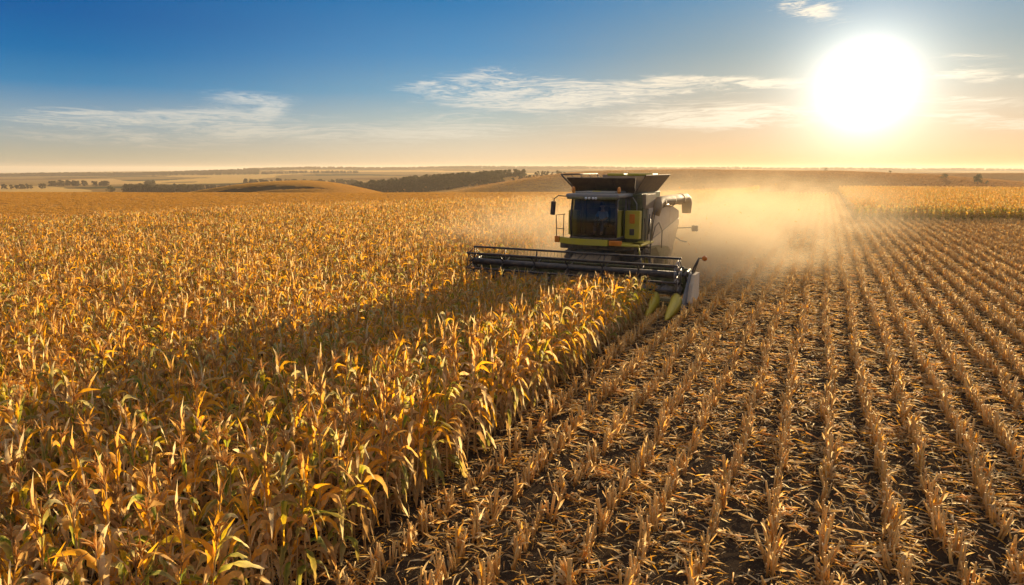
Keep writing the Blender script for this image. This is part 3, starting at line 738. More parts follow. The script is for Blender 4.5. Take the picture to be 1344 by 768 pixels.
# ------------------------------------------------------------------ trees
def tree_parts(seed, H, spread, trunk=.3, leafn=900, ls=.3, col=(.060, .062, .018)):
    rnd = random.Random(seed); tk, cr = MB(), MB()
    th = H * trunk
    tk.tube([(0, 0, -.4), (.03 * H * rnd.uniform(-1, 1), 0, th), (0, .02 * H, H * .75)], [H * .035, H * .026, H * .008], 8)
    lobes = []
    for k in range(11):
        a = k * 2.4 + rnd.uniform(-.4, .4); hh = rnd.uniform(th * 1.05, H * .86)
        rr = spread * rnd.uniform(.25, .72) * (1 - .5 * max(0, (hh / H - .6)) / .4)
        c = Vector((math.cos(a) * rr, math.sin(a) * rr, hh)); lobes.append((c, spread * rnd.uniform(.26, .46)))
        tk.tube([(0, 0, hh * .55), tuple(c * .55 + Vector((0, 0, hh * .38))), tuple(c)], [H * .012, H * .008, H * .003], 5)
    lobes.append((Vector((0, 0, H * .84)), spread * .38))
    for k in range(leafn):
        c, r_ = rnd.choice(lobes); d = Vector((rnd.gauss(0, 1), rnd.gauss(0, 1), rnd.gauss(0, .8))).normalized() * r_ * rnd.random() ** .4
        p = c + d; s_ = ls * rnd.uniform(.6, 1.3)
        e = Euler((rnd.uniform(0, 6.28), rnd.uniform(0, 6.28), rnd.uniform(0, 6.28))).to_matrix(); j = rnd.uniform(.6, 1.5)
        q = [Vector((-s_, -s_ * .5, 0)), Vector((s_ * .3, -s_ * .6, .1 * s_)), Vector((s_, .1 * s_, 0)), Vector((0, s_ * .7, -.1 * s_))]
        cr.add([tuple(p + e @ v) for v in q], [(0, 1, 2, 3)], tuple(x * j for x in col))
    return tk, cr
def place_tree(xp, D, H, spread, seed, label, name='tree', trunk=.3, group=None, n=900, cat=None, col=(.060, .062, .018)):
    Xt, Yt = to_XY((xp - 672) / 910 * D, D); z = float(terrain(np.array([Xt]), np.array([Yt]))[0])
    r_ = empty(name, (Xt, Yt, z - .05), seed)
    tk, cr = tree_parts(seed, H, spread, trunk, n, spread * .085, col)
    tk.build('trunk', M_bark, r_); cr.build('crown', M_foliage, r_, False)
    tag(r_, label, cat or name, group); return r_
place_tree(1285, 400, 6.4, 3.1, 11, 'round dark tree standing alone on the right hillside crest', 'tree', .28)
place_tree(1297, 405, 2.6, 1.6, 12, 'small low bush just right of the lone round tree', 'bush', .12, n=300)
place_tree(1240, 420, 3.2, 2.6, 13, 'low rounded bush on the crest left of the lone tree', 'bush', .12, n=400)
place_tree(1202, 300, 3.4, 2.6, 14, 'broad dark bush at the foot of the brown hillside', 'bush', .12, n=500)
place_tree(1236, 300, 2.0, 2.2, 15, 'small faint bush just right of the broad dark bush', 'bush', .12, n=250)
place_tree(1280, 300, 1.8, 2.0, 16, 'low bush above the standing corn at the right', 'bush', .12, n=250)
place_tree(1084, 452, 2.0, 1.6, 21, 'tiny bush breaking the skyline beneath the sun', 'bush', .12, n=200)
place_tree(1168, 452, 1.8, 1.6, 22, 'tiny bush on the skyline right of the sun', 'bush', .12, n=200)
place_tree(483, 215, 2.7, 1.7, 17, 'rounded dark bush at the golden field edge, nearest the wood', 'bush', .15, n=400)
place_tree(462, 215, 1.7, 2.0, 18, 'low spreading bush just left of the rounded field bush', 'bush', .12, n=350)
place_tree(156, 300, 3.0, 2.4, 19, 'dark green bush at the left edge of a hedge clump', 'bush', .12, n=400)
place_tree(168, 302, 3.4, 2.6, 20, 'taller dark green bush in the clump at the valley field edge', 'bush', .12, n=400)
for k, (xp, h) in enumerate([(6, 3.4), (14, 2.6), (28, 3.0), (38, 2.6), (47, 3.4)]):
    place_tree(xp, 420, h + 1, 2.4, 30 + k, ['leftmost bush at the picture edge beyond the gold field', 'low bush second from the left edge', 'rounded bush in the middle of the far left bushes', 'low bush fourth from the left edge', 'tallest bush on the right of the far left bushes'][k], 'bush', .12, 'bushes beyond the field at far left', n=300)
place_tree(1108, 1500, 9, 13, 40, 'hazy clump of trees rising on the skyline just below the sun', 'tree', .12, n=700)
place_tree(757, 1200, 9, 9, 41, 'hazy tree clump on the skyline above the harvester tank', 'tree', .12, n=500)
place_tree(770, 1210, 8, 8, 42, 'hazy tree right of the clump above the harvester tank', 'tree', .12, n=500)
place_tree(144, 640, 7, 5, 43, 'single round tree left of the valley hedgerow', 'tree', .2, n=500)

wood_kinds = []
for k in range(5):
    tk, cr = tree_parts(70 + k, 9.5, 4.4, .18, 420, .55, (.060, .048, .016)); f_ = MB(); f_.merge(tk, 0); f_.merge(cr, 1)
    wood_kinds.append(f_.mesh('wood_tree', [M_bark, M_foliage]))
def wood(name, spec, label, seed):
    r_ = np.random.RandomState(seed); P, Sx = [], []
    for (x0, x1, d0, d1, n, s0, s1) in spec:
        xp = r_.uniform(x0, x1, n); D = r_.uniform(d0, d1, n); X, Y = to_XY((xp - 672) / 910 * D, D)
        P.append(np.column_stack([X, Y, terrain(X, Y) - .3])); Sx.append(r_.uniform(s0, s1, n))
    P = np.concatenate(P); Sx = np.concatenate(Sx); n = len(P)
    return scatter(name, wood_kinds, P, np.stack([np.zeros(n), np.zeros(n), r_.uniform(0, 6.28, n)], 1), Sx, r_.randint(0, 5, n), label, 'wood')
wood('hillside_wood', [(462, 660, 525, 590, 420, .40, .80), (560, 690, 575, 620, 110, .35, .75), (660, 745, 540, 600, 60, .22, .42), (458, 600, 500, 530, 120, .25, .55)], 'dark hazy wood filling the hollow behind the golden hump', 1)
wood('valley_hedgerow', [(160, 262, 640, 690, 110, .5, .95), (255, 330, 720, 740, 40, .4, .7), (320, 470, 850, 900, 90, .6, 1.0), (60, 140, 900, 930, 40, .5, .9), (0, 60, 760, 775, 14, .5, .8), (190, 200, 800, 1000, 25, .5, .8)], 'dark hedgerow and copse running across the valley at left', 2)
wood('ridge_wood', [(-60, 340, 1880, 2100, 1300, .6, 1.1), (320, 770, 2450, 2750, 1700, .6, 1.15), (200, 470, 1700, 1760, 260, .5, .8), (760, 1400, 2600, 2900, 1500, .6, 1.1)], 'long bluish band of woodland along the far ridge', 3)

# ------------------------------------------------------------------ combine harvester
RZ = R(-3)
comb = empty('combine_harvester', (HX, HY, 0), RZ)
tag(comb, 'green and cream combine harvester with open grain tank cutting the corn', 'combine harvester')
HO = -.32                                  # header offset sideways
# body
mb = MB(); mb.prism([(.2, 1.75), (.2, 3.62), (4.8, 3.48), (6.0, 3.25), (6.15, 2.5), (5.5, 1.7), (4.7, 1.15), (3.2, 1.2), (2.4, 1.75)], 'x', -1.56, 1.56)
body = mb.build('body', M_green, comb)
def side(sx):
    mb = MB(); x0, x1 = (1.562, 1.64) if sx > 0 else (-1.64, -1.562)
    mb.prism([(.75, 1.95), (.75, 3.58), (4.2, 3.5), (4.2, 1.62), (2.4, 1.85)], 'x', x0, x1)
    mb.prism([(4.23, 1.6), (4.23, 3.5), (4.8, 3.46), (5.95, 3.2), (6.1, 2.55), (5.45, 1.85), (4.8, 1.35)], 'x', x0, x1)
    o = mb.build('side_panel', M_cream, comb)
    xs = 1.642 if sx > 0 else -1.642
    m2 = MB(); m2.tube([(xs, .8, 2.15), (xs, 3.5, 2.5), (xs, 6.0, 2.85)], .022, 6); m2.build('trim_line', M_steel, o)
    return o
side(1); side(-1)
# upper front wall behind the cab, and tank box
mb = MB(); mb.box((0, .55, 3.88), (3.0, .9, .62), .04); mb.box((1.25, .3, 3.15), (.55, .12, 1.0), .03); mb.build('front_wall', M_green, comb)
mb = MB(); mb.box((1.38, 1.0, 3.86), (.52, 1.5, .62), .04); mb.build('tank_corner_panel', M_tan, comb)
mb = MB(); mb.box((-.1, 2.2, 3.85), (2.7, 3.4, .75), .05); tank = mb.build('grain_tank', M_green, comb)
# flaps
B0, B1, T0, T1 = .15, 3.4, -.55, 4.2
zb_, zt_ = 4.2, 4.95
mb = MB(); mb.slab([(-1.35, B0, zb_), (1.17, B0, zb_), (1.42, T0, zt_ - .12), (-1.62, T0, zt_ - .12)], -.04)
for k in range(4): x = -1.2 + k * .8; mb.box((x * 1.05, (B0 + T0) / 2 - .03, (zb_ + zt_) / 2 - .06), (.035, .9, .03), 0, (math.atan2(zt_ - zb_, T0 - B0), 0, 0))
mb.build('front_flap', M_tank, tank)
mb = MB(); mb.slab([(1.18, B0, zb_), (1.18, B1, zb_), (1.74, T1 - .6, zt_ + .02), (1.74, T0 + .3, zt_ + .02)], .04); mb.build('side_flap', M_tank, tank)
mb = MB(); q = [(-1.36, B0, zb_), (-1.36, B1, zb_), (-1.98, T1, zt_ + .02), (-1.98, T0 + .3, zt_ + .02)]
qv = [Vector(p) for p in q]
for a_, b_ in [(0, 1), (1, 2), (2, 3), (3, 0)]: mb.tube([qv[a_], qv[b_]], .04, 6)
for t in (.25, .5, .75): mb.tube([qv[0].lerp(qv[1], t), qv[3].lerp(qv[2], t)], .025, 6)
mb.slab([qv[0], qv[1], qv[1].lerp(qv[2], .55), qv[0].lerp(qv[3], .55)], .03)
mb.build('side_flap', M_tank, tank)
mb = MB(); mb.slab([(-1.35, B1, zb_), (1.17, B1, zb_), (1.4, T1, zt_ - .05), (-1.7, T1, zt_ - .05)], .04); mb.build('rear_flap', M_tank, tank)
mb = MB(); mb.box((-.6, 3.3, 4.95), (.8, .9, .12), .05); mb.box((.55, 3.3, 4.95), (1.2, .9, .12), .05); mb.build('tank_cover', M_lime, tank)
# cab
cab = MB()
CZ0, CZ1 = 2.42, 4.02; CW = .98; CY = -1.52
for sx in (-1, 1):
    cab.tube([(sx * CW * .98, CY + .06, CZ0), (sx * CW, CY - .02, 3.2), (sx * CW * .96, CY + .1, CZ1)], .05, 8)
    cab.tube([(sx * CW, -.35, CZ0), (sx * CW, -.35, CZ1)], .045, 8); cab.tube([(sx * CW, .12, CZ0), (sx * CW, .12, CZ1)], .06, 8)
    cab.tube([(sx * CW, CY, CZ0), (sx * CW, .12, CZ0)], .05, 8)
    cab.tube([(sx * .45, CY - .12, CZ0), (sx * CW, CY, CZ0)], .05, 8)
cab.tube([(-.45, CY - .12, CZ0), (.45, CY - .12, CZ0)], .05, 8)
cab.box((0, -.7, CZ0 - .06), (1.96, 1.7, .10), .02); cab.box((0, .16, 3.2), (1.9, .06, 1.6), .01)
cabo = cab.build('cab', M_black, comb)
mb = MB()
prof = [(-.96, CY + .05), (-.6, CY - .07), (-.2, CY - .13), (.2, CY - .13), (.6, CY - .07), (.96, CY + .05)]
vs = []
for (z, off) in [(CZ0 + .03, .0), (2.9, -.04), (3.4, -.03), (CZ1, .1)]:
    for p in prof: vs.append((p[0] * (1 if z < 3.9 else .97), p[1] + off, z))
fs = [(i * 6 + k, i * 6 + k + 1, (i + 1) * 6 + k + 1, (i + 1) * 6 + k) for i in range(3) for k in range(5)]
mb.add(vs, fs, None, 0, True); mb.build('windshield', M_glass, cabo)
for sx in (-1, 1):
    mb = MB(); mb.add([(sx * CW, CY + .08, CZ0 + .04), (sx * CW, -.36, CZ0 + .04), (sx * CW, -.36, CZ1), (sx * CW * .97, CY + .14, CZ1)], [(0, 1, 2, 3)])
    mb.add([(sx * CW, -.33, CZ0 + .04), (sx * CW, .1, CZ0 + .04), (sx * CW, .1, CZ1), (sx * CW, -.33, CZ1)], [(0, 1, 2, 3)]); mb.build('side_window', M_glass, cabo)
mb = MB(); mb.box((0, -.78, 4.14), (2.26, 1.95, .17), .07); mb.box((0, -.7, 4.25), (1.7, 1.5, .10), .05); rf = mb.build('cab_roof', M_roof, cabo)
mb = MB(); mb.box((0, -1.73, 4.05), (2.1, .16, .10), .03); mb.build('roof_visor', M_green, cabo)
mb = MB(); mb.box((.0, -1.2, 4.31), (.3, .25, .03), .01); mb.build('roof_hatch', M_lime, rf)
for x in (-.22, -.08, .08, .2):
    mb = MB(); mb.lathe([(.0, -.02), (.045, -.02), (.055, .0), (.055, .05)], (x, -1.83, 4.05), 'y', 10); mb.build('work_light', M_lampglass, cabo)
for x in (-.95, .72):
    m1 = MB(); m1.lathe([(.05, 0), (.05, .06), (.07, .06), (.075, .09), (.07, .2), (.045, .26), (0, .28)], (x + (.2 if x > 0 else -.1), -1.1, 4.22), 'z', 12); m1.build('beacon', M_amberlit, cabo)
# mirrors
for sx in (-1, 1):
    mb = MB(); mb.tube([(sx * 1.05, -1.6, 4.1), (sx * 1.45, -1.75, 4.13), (sx * 1.62, -1.8, 4.0), (sx * 1.62, -1.8, 3.9)], .025, 6)
    if sx < 0:
        o = mb.build('mirror_arm', M_black, comb); m2 = MB(); m2.box((sx * 1.66, -1.8, 3.62), (.20, .10, .56), .04, (0, .08, 0)); m2.build('mirror', M_black, o)
mb = MB(); mb.tube([(1.0, -.2, 4.0), (1.25, -.3, 4.05), (1.42, -.3, 3.8), (1.45, -.3, 3.2)], .022, 6); mb.build('hose_loop', M_steel, comb)
mb = MB(); mb.tube([(.55, 1.0, 4.2), (.55, 1.0, 5.15)], [.014, .005], 6); mb.build('antenna', M_black, comb)
# apron bar
mb = MB()
pts = [(-1.55, -1.35), (-1.1, -1.62), (-.5, -1.78), (.1, -1.8), (.7, -1.74)]
poly = [(p[0], p[1]) for p in pts] + [(p[0], p[1] + .16) for p in reversed(pts)]
mb.prism(poly, 'z', 2.16, 2.40); mb.build('front_apron', M_lime, comb)
mb = MB(); mb.box((1.0, -1.62, 2.27), (.52, .14, .20), .03, (0, 0, .12)); mb.build('apron_end', M_orange, comb)
mb = MB(); mb.box((-1.66, -1.32, 2.3), (.22, .14, .26), .03); mb.build('marker_light', M_orange, comb)
mb = MB(); mb.box((1.45, -1.2, 2.2), (1.0, .9, .08), .02); mb.box((1.75, -.5, 2.2), (.5, 1.8, .08), .02)
mb.tube([(1.95, -1.6, 2.2), (2.0, -1.6, 1.9), (2.02, -1.2, 1.5)], .03, 6); mb.build('side_platform', M_lime, comb)
# yellow panels
mb = MB(); mb.box((-1.32, -.3, 2.95), (.42, .35, 1.05), .04)
for k in range(8): mb.box((-1.32, -.49, 2.55 + k * .115), (.34, .03, .05), .005)
mb.build('grille_panel', M_lime, comb)
mb = MB(); mb.box((1.36, -.5, 2.95), (.62, .30, 1.15), .04); yp = mb.build('service_panel', M_lime, comb)
mb = MB(); mb.box((1.36, -.66, 3.2), (.22, .04, .38), .02); mb.build('tail_lamp', M_orange, yp)
mb = MB(); mb.box((1.36, -.66, 2.66), (.20, .04, .26), .02); mb.build('vent', M_black, yp)
# unloading auger
mb = MB()
def ring(p, d, r): mb.lathe([(r, -.05), (r + .035, -.05), (r + .035, .05), (r, .05)], (0, 0, 0), 'z', 16, M=Matrix.Translation(p) @ Vector(d).to_track_quat('Z', 'Y').to_matrix().to_4x4())
A0, A1, A2 = Vector((1.62, 1.6, 3.25)), Vector((1.62, 2.0, 3.72)), Vector((1.78, 6.6, 3.78))
mb.tube([A0, Vector((1.72, 1.65, 3.6)), A1, A1 + Vector((.03, .5, .06)), A2, A2 + Vector((.01, .25, -.06)), A2 + Vector((.01, .34, -.25)), A2 + Vector((.01, .36, -.75))], [.25, .25, .25, .24, .24, .24, .26, .22], 16)
for t in (.12, .45, .8): ring(A1.lerp(A2, t), A2 - A1, .235)
mb.build('unloading_auger', M_tan, comb)
mb = MB(); mb.box((1.45, 3.0, 3.56), (.45, 1.6, .14), .04); mb.tube([(1.5, 2.3, 3.6), (1.8, 2.6, 3.62), (1.85, 3.2, 3.62)], .05, 8); mb.build('auger_rest', M_black, comb)
mb = MB()
for k in range(7): mb.box((1.25, .235, 2.85 + k * .1), (.42, .02, .035), .004)
mb.build('air_grille', M_black, comb)
mb = MB()
for z_ in (3.72, 4.02): mb.box((0, .095, z_), (2.9, .012, .02))
for x_ in (-1.2, -.6, .6, 1.3): mb.box((x_, .094, 3.87), (.018, .012, .5))
mb.build('panel_seam', M_black, comb)
for k, x_ in enumerate((-.5, -.28, .3, .52)):
    mb = MB(); mb.tube([(x_, -.9, 1.95), (x_ + .05, -1.4, 1.75), (x_ * 1.1, -1.9, 1.55), (x_ * 1.2, -2.3, 1.35)], .022, 6); mb.build('hydraulic_hose', M_black, comb)
# ladder, rails and hoses at the left flank
mb = MB()
for x in (1.72, 1.95): mb.tube([(x, -.1, 3.2), (x + .02, -.05, 2.6), (x + .08, -.2, 1.4), (x + .1, -.25, .7)], .022, 6)
for k in range(6): z = 2.0 - k * .24; mb.tube([(1.78, -.12, z), (2.04, -.14, z)], .02, 5)
lad = mb.build('ladder', M_black, comb)
for pts in ([(1.75, .3, 2.3), (1.78, .3, 2.9), (1.80, .35, 3.35)], [(1.74, .9, 2.0), (1.78, .95, 2.9), (1.8, 1.15, 3.42), (1.8, 1.5, 3.45), (1.78, 1.7, 3.2)],
            [(1.72, 1.0, 2.1), (1.78, 1.3, 2.75), (1.8, 1.8, 2.9), (1.8, 2.4, 2.5), (1.74, 2.6, 1.7)], [(1.74, .5, 2.5), (1.80, .6, 3.1), (1.8, .75, 3.4), (1.76, .85, 3.0), (1.72, .9, 1.6)]):
    mb = MB(); mb.tube(pts, .024, 6); mb.build('handrail', M_black, comb)
mb = MB()
mb.tube([(-1.75, -1.2, 2.2), (-1.78, -1.2, 3.3), (-1.35, -1.25, 3.35)], .02, 6); mb.tube([(-1.78, -1.2, 2.75), (-1.4, -1.2, 2.72)], .018, 6); mb.tube([(-1.45, -1.2, 2.2), (-1.42, -1.22, 3.35)], .018, 6)
mb.build('handrail', M_black, comb)
# rear lamp arm
mb = MB(); mb.tube([(1.6, 5.8, 2.35), (2.35, 5.9, 2.4)], .03, 6); arm = mb.build('rear_light_arm', M_steel, comb)
mb = MB(); mb.box((2.47, 5.9, 2.36), (.30, .12, .28), .03); mb.build('rear_light', M_grey, arm)
mb = MB(); mb.tube([(1.55, 5.5, 2.0), (1.85, 5.7, 1.75), (2.15, 5.7, 1.7)], .035, 6); mb.build('rear_hose', M_steel, comb)
# straw hood
mb = MB(); mb.prism([(5.0, 1.3), (6.1, 2.4), (6.35, 2.2), (6.5, 1.2), (5.9, .8), (5.0, .9)], 'x', -1.3, 1.3); mb.build('straw_hood', M_grey, comb)
# wheels
def wheel(x, y, r, w, name='wheel'):
    mb = MB(); n = 40
    pr = [(r * .55, -w / 2 + .03), (r * .8, -w / 2), (r * .93, -w / 2 + .02), (r, -w / 2 + .1), (r * 1.0, 0), (r, w / 2 - .1), (r * .93, w / 2 - .02), (r * .8, w / 2), (r * .55, w / 2 - .03)]
    mb.lathe(pr, (x, y, r), 'x', n)
    for k in range(22):
        a = 2 * math.pi * k / 22
        for s_ in (-1, 1):
            aa_ = a + (.14 if s_ > 0 else 0); M_ = Matrix.Translation((x, y, r)) @ Euler((aa_, 0, 0)).to_matrix().to_4x4()
            bm = bmesh.new(); bmesh.ops.create_cube(bm, size=1)
            T = M_ @ Matrix.Translation((s_ * w * .24, 0, r * 1.01)) @ Euler((0, 0, s_ * .6)).to_matrix().to_4x4() @ Matrix.Diagonal((w * .52, .06, .07, 1))
            mb.bm(bm, T)
    o = mb.build(name, M_rubber, comb)
    m2 = MB(); m2.lathe([(r * .56, -w / 2 + .04), (r * .5, -w * .2), (.12, -w * .15), (.0, -w * .15)], (x, y, r), 'x', 24); m2.lathe([(0, w * .15), (.12, w * .15), (r * .5, w * .2), (r * .56, w / 2 - .04)], (x, y, r), 'x', 24)
    m2.build('rim', M_lime, o)
for sx in (-1, 1): wheel(sx * 1.35, .35, .98, .72); wheel(sx * 1.25, 4.5, .62, .46)
mb = MB(); mb.tube([(-1.3, .35, .98), (1.3, .35, .98)], .16, 10); mb.tube([(-1.2, 4.5, .62), (1.2, 4.5, .62)], .09, 8); mb.build('axle', M_black, comb)
# feeder house
mb = MB(); mb.prism([(-2.35, .55), (-2.35, 1.35), (-.6, 2.1), (.3, 2.1), (.3, 1.2), (-.6, 1.1)], 'x', -.85 , .85); mb.build('feeder_house', M_brown, comb)
mb = MB(); mb.box((0, -.75, 2.04), (3.1, 1.1, .22), .05); mb.box((0, -.2, 1.7), (2.9, .6, .6), .05); mb.build('under_cab_frame', M_brown, comb)
# seat + console inside
mb = MB(); mb.box((0, -.45, 2.85), (.52, .5, .14), .05); mb.box((0, -.2, 3.25), (.5, .12, .75), .05); mb.box((0, -.45, 2.62), (.3, .3, .32), .02); mb.box((.42, -.6, 2.95), (.16, .6, .12), .03); mb.build('driver_seat', M_seat, cabo)
mb = MB(); mb.tube([(0, -1.15, 2.5), (0, -1.02, 3.0)], .035, 8)
mb.tube([(.19 * math.cos(a), -1.0 + .06 * math.sin(a), 3.02 + .17 * math.sin(a)) for a in np.linspace(0, 6.283, 17)], .016, 6, cap=False)
for a in (0.5, 2.6, 4.7): mb.tube([(0, -1.01, 3.02), (.19 * math.cos(a), -1.0 + .06 * math.sin(a), 3.02 + .17 * math.sin(a))], .011, 5)
mb.build('steering_wheel', M_seat, cabo)

# header: reel, table and dividers
hd = MB(); HW = 4.42; hy = -2.55
def hx(x): return x + HO
hd.box((HO, hy + .30, 1.02), (2 * HW, .06, .85), .01); hd.tube([(hx(-HW), hy + .30, 1.48), (hx(HW), hy + .30, 1.48)], .075, 8)
hd.box((HO, hy - .35, .42), (2 * HW, 1.3, .05), .01, (-.10, 0, 0)); hd.box((HO, hy - .98, .36), (2 * HW, .08, .08), .01)
hd.box((HO, hy + .42, .62), (2 * HW, .16, .16), .02)
for k in range(12): x = hx(-HW + .2 + k * (2 * HW - .4) / 11); hd.box((x, hy + .36, 1.0), (.06, .09, .9), .01)
header = hd.build('header_frame', M_green, comb)
mb = MB(); mb.tube([(hx(-HW + .1), hy - .2, .75), (hx(HW - .1), hy - .2, .75)], .16, 14)
for s_ in (-1, 1):
    n = 90; pv = []
    for k in range(n):
        t = k / n; x = hx(s_ * (HW - .15 - t * (HW - .9))); a = s_ * t * 2 * math.pi * 7
        pv.append((x, a))
    vs, fs = [], []
    for i, (x, a) in enumerate(pv):
        for r_ in (.15, .31): vs.append((x, hy - .2 + r_ * math.cos(a), .75 + r_ * math.sin(a)))
        if i: fs.append((2 * i - 2, 2 * i - 1, 2 * i + 1, 2 * i))
    mb.add(vs, fs)
mb.build('feed_auger', M_steel, header, False)
RYc, RZc, RR = hy - .72, 1.42, .60
mb = MB(); mb.tube([(hx(-HW + .12), RYc, RZc), (hx(HW - .12), RYc, RZc)], .13, 12); reel = mb.build('reel', M_black, comb)
bat_a = [math.radians(80 + k * 60) for k in range(6)]
for a in bat_a:
    y, z = RYc + RR * math.cos(a), RZc + RR * math.sin(a)
    mb = MB(); mb.tube([(hx(-HW + .08), y, z), (hx(HW - .08), y, z)], .042, 8); mb.build('reel_bat', M_black, reel)
    mt = MB()
    for k in range(58):
        x = hx(-HW + .2 + k * (2 * HW - .4) / 57); mt.tube([(x, y, z), (x, y + .03, z - .11), (x, y - .02, z - .23)], [.007, .006, .004], 4, cap=False)
    mt.build('reel_tine', M_black, reel)['kind'] = 'stuff'
for k in range(7):
    x = hx(-HW + .15 + k * (2 * HW - .3) / 6); mb = MB(); nn = 6
    P6 = [(x, RYc + RR * math.cos(a), RZc + RR * math.sin(a)) for a in bat_a]
    for i in range(6):
        mb.tube([(x, RYc, RZc), P6[i]], [.035, .022], 6)
        mb.tube([P6[i], P6[(i + 1) % 6]] if k in (0, 6) else [Vector(P6[i]).lerp(Vector(P6[(i + 1) % 6]), 0), P6[i]][:1] * 2, .022, 5)
        if k in (0, 6):
            h1 = Vector((x, RYc, RZc)).lerp(Vector(P6[i]), .55); h2 = Vector((x, RYc, RZc)).lerp(Vector(P6[(i + 1) % 6]), .55); mb.tube([h1, h2], .018, 5)
    mb.build('reel_spider', M_steel if k == 6 else M_black, reel)
for sx in (-1, 1):
    mb = MB(); mb.tube([(hx(sx * (HW + .04)), hy + .3, 1.5), (hx(sx * (HW + .04)), RYc, RZc)], .06, 8); mb.tube([(hx(sx * (HW + .04)), hy + .28, .8), (hx(sx * (HW + .04)), RYc + .2, RZc + .04)], .045, 8); mb.build('reel_arm', M_black, header)
    mb = MB(); x0, x1 = hx(sx * (HW + .10)), hx(sx * (HW + .17))
    mb.prism([(hy - 1.15, .25), (hy - .8, .75), (hy - .1, 1.42), (hy + .5, 1.48), (hy + .5, .35), (hy - .2, .15)], 'x', min(x0, x1), max(x0, x1)); es = mb.build('end_shield', M_bluegrey, comb)
    mb = MB(); x2 = hx(sx * (HW + .172)); x3 = hx(sx * (HW + .30))
    mb.prism([(hy - .55, .40), (hy - .25, 1.05), (hy + .05, 1.36), (hy + .8, 1.36), (hy + .85, .45), (hy + .1, .22)], 'x', min(x2, x3), max(x2, x3)); mb.build('end_cover', M_cream if sx > 0 else M_grey, es)
mb = MB(); xr = hx(HW + .1); mb.tube([(xr, hy + .2, 1.2), (xr + .12, hy + .15, 1.6), (xr + .3, hy + .1, 1.98)], .035, 6); mb.tube([(xr, hy + .5, 1.2), (xr + .3, hy + .12, 1.95)], .022, 5); mb.tube([(xr + .3, hy + .1, 1.98), (xr + .42, hy + .1, 1.98)], .02, 5); ma = mb.build('marker_arm', M_black, comb)
mb = MB(); mb.lathe([(0, -.05), (.08, -.05), (.10, 0), (.08, .05), (0, .05)], (xr + .5, hy + .1, 1.98), 'y', 12); mb.build('reflector', M_orange, ma)
def snout(x, L, w, h):
    """long tapering row divider, rounded on top, nose to the ground"""
    mb = MB(); n = 9; m_ = 9; vs = []
    for i in range(n):
        t = i / (n - 1); y = hy - .95 - L * t; ww = w * (1 - t) ** .55 * .5 + .012; top = .80 - t ** 1.2 * .72; bot = .26 - t * .22
        for k in range(m_):
            a = math.pi * k / (m_ - 1); vs.append((hx(x) - math.cos(a) * ww, y, bot + (top - bot) * math.sin(a) ** .7))
    fs = [(i * m_ + k, i * m_ + k + 1, (i + 1) * m_ + k + 1, (i + 1) * m_ + k) for i in range(n - 1) for k in range(m_ - 1)]
    fs += [tuple(range(m_)), tuple((n - 1) * m_ + k for k in range(m_))]; fs += [(i * m_, (i + 1) * m_, (i + 1) * m_ + m_ - 1, i * m_ + m_ - 1) for i in range(n - 1)]
    mb.add(vs, fs, None, 0, True); mb.build('row_divider', M_lime, comb)
for k in range(12): snout(HW - .12 - k * .76, 1.25 if k else 1.45, .36 if k else .42, .5)

# ------------------------------------------------------------------ driver
def skin(name, joints, edges, root, mat, parent, lvl=1):
    me = bpy.data.meshes.new(name + '_cage'); me.from_pydata([j[:3] for j in joints], edges, [])
    o = bpy.data.objects.new(name + '_cage', me); COL.objects.link(o)
    sk = o.modifiers.new('skin', 'SKIN'); sk.use_smooth_shade = True
    if not me.skin_vertices: pass
    lay = me.skin_vertices[0].data
    for v, j in zip(lay, joints): v.radius = (j[3], j[3]); v.use_root = False
    lay[root].use_root = True
    ss = o.modifiers.new('sub', 'SUBSURF'); ss.levels = lvl; ss.render_levels = lvl
    bpy.context.view_layer.update()
    dg = bpy.context.evaluated_depsgraph_get(); m2 = bpy.data.meshes.new_from_object(o.evaluated_get(dg))
    m2.materials.clear(); m2.materials.append(mat)
    bpy.data.objects.remove(o); bpy.data.meshes.remove(me)
    n_ = bpy.data.objects.new(name, m2); COL.objects.link(n_); n_.parent = parent; return n_
# cab local coordinates -> world for the driver's root
drv_loc = Matrix.Translation((HX, HY, 0)) @ Euler((0, 0, RZ)).to_matrix().to_4x4() @ Vector((0, -.42, 2.93))
J = [(0, 0, .02, .13), (0, .02, .2, .125), (0, .02, .42, .135), (0, .01, .54, .07), (0, -.01, .64, .055), (0, -.03, .73, .095), (0, -.04, .80, .085),
     (-.17, 0, .47, .06), (-.24, -.14, .25, .045), (-.15, -.42, .20, .034), (.17, 0, .47, .06), (.24, -.14, .25, .045), (.15, -.42, .20, .034),
     (-.11, -.05, .02, .095), (-.15, -.45, .06, .072), (-.15, -.52, -.34, .05), (-.15, -.64, -.40, .035), (.11, -.05, .02, .095), (.15, -.45, .06, .072), (.15, -.52, -.34, .05), (.15, -.64, -.40, .035)]
Ed = [(0, 1), (1, 2), (2, 3), (3, 4), (4, 5), (5, 6), (2, 7), (7, 8), (8, 9), (2, 10), (10, 11), (11, 12), (0, 13), (13, 14), (14, 15), (15, 16), (0, 17), (17, 18), (18, 19), (19, 20)]
for sx, wv in ((-1, 9), (1, 12)):
    pi_ = len(J); J.append((sx * .14, -.48, .20, .028)); Ed.append((wv, pi_))
    for f in range(5):
        if f < 4:
            a_ = len(J); J.append((sx * (.17 - f * .022), -.53, .215 - f * .004, .0095)); J.append((sx * (.168 - f * .021), -.56, .195, .009)); J.append((sx * (.166 - f * .02), -.545, .165, .008)); Ed += [(pi_, a_), (a_, a_ + 1), (a_ + 1, a_ + 2)]
        else:
            a_ = len(J); J.append((sx * .10, -.50, .20, .010)); J.append((sx * .09, -.53, .19, .009)); Ed += [(pi_, a_), (a_, a_ + 1)]
drv = skin('person', J, Ed, 0, M_skin, None, 2)
drv.location = drv_loc; drv.rotation_euler = (0, 0, RZ)
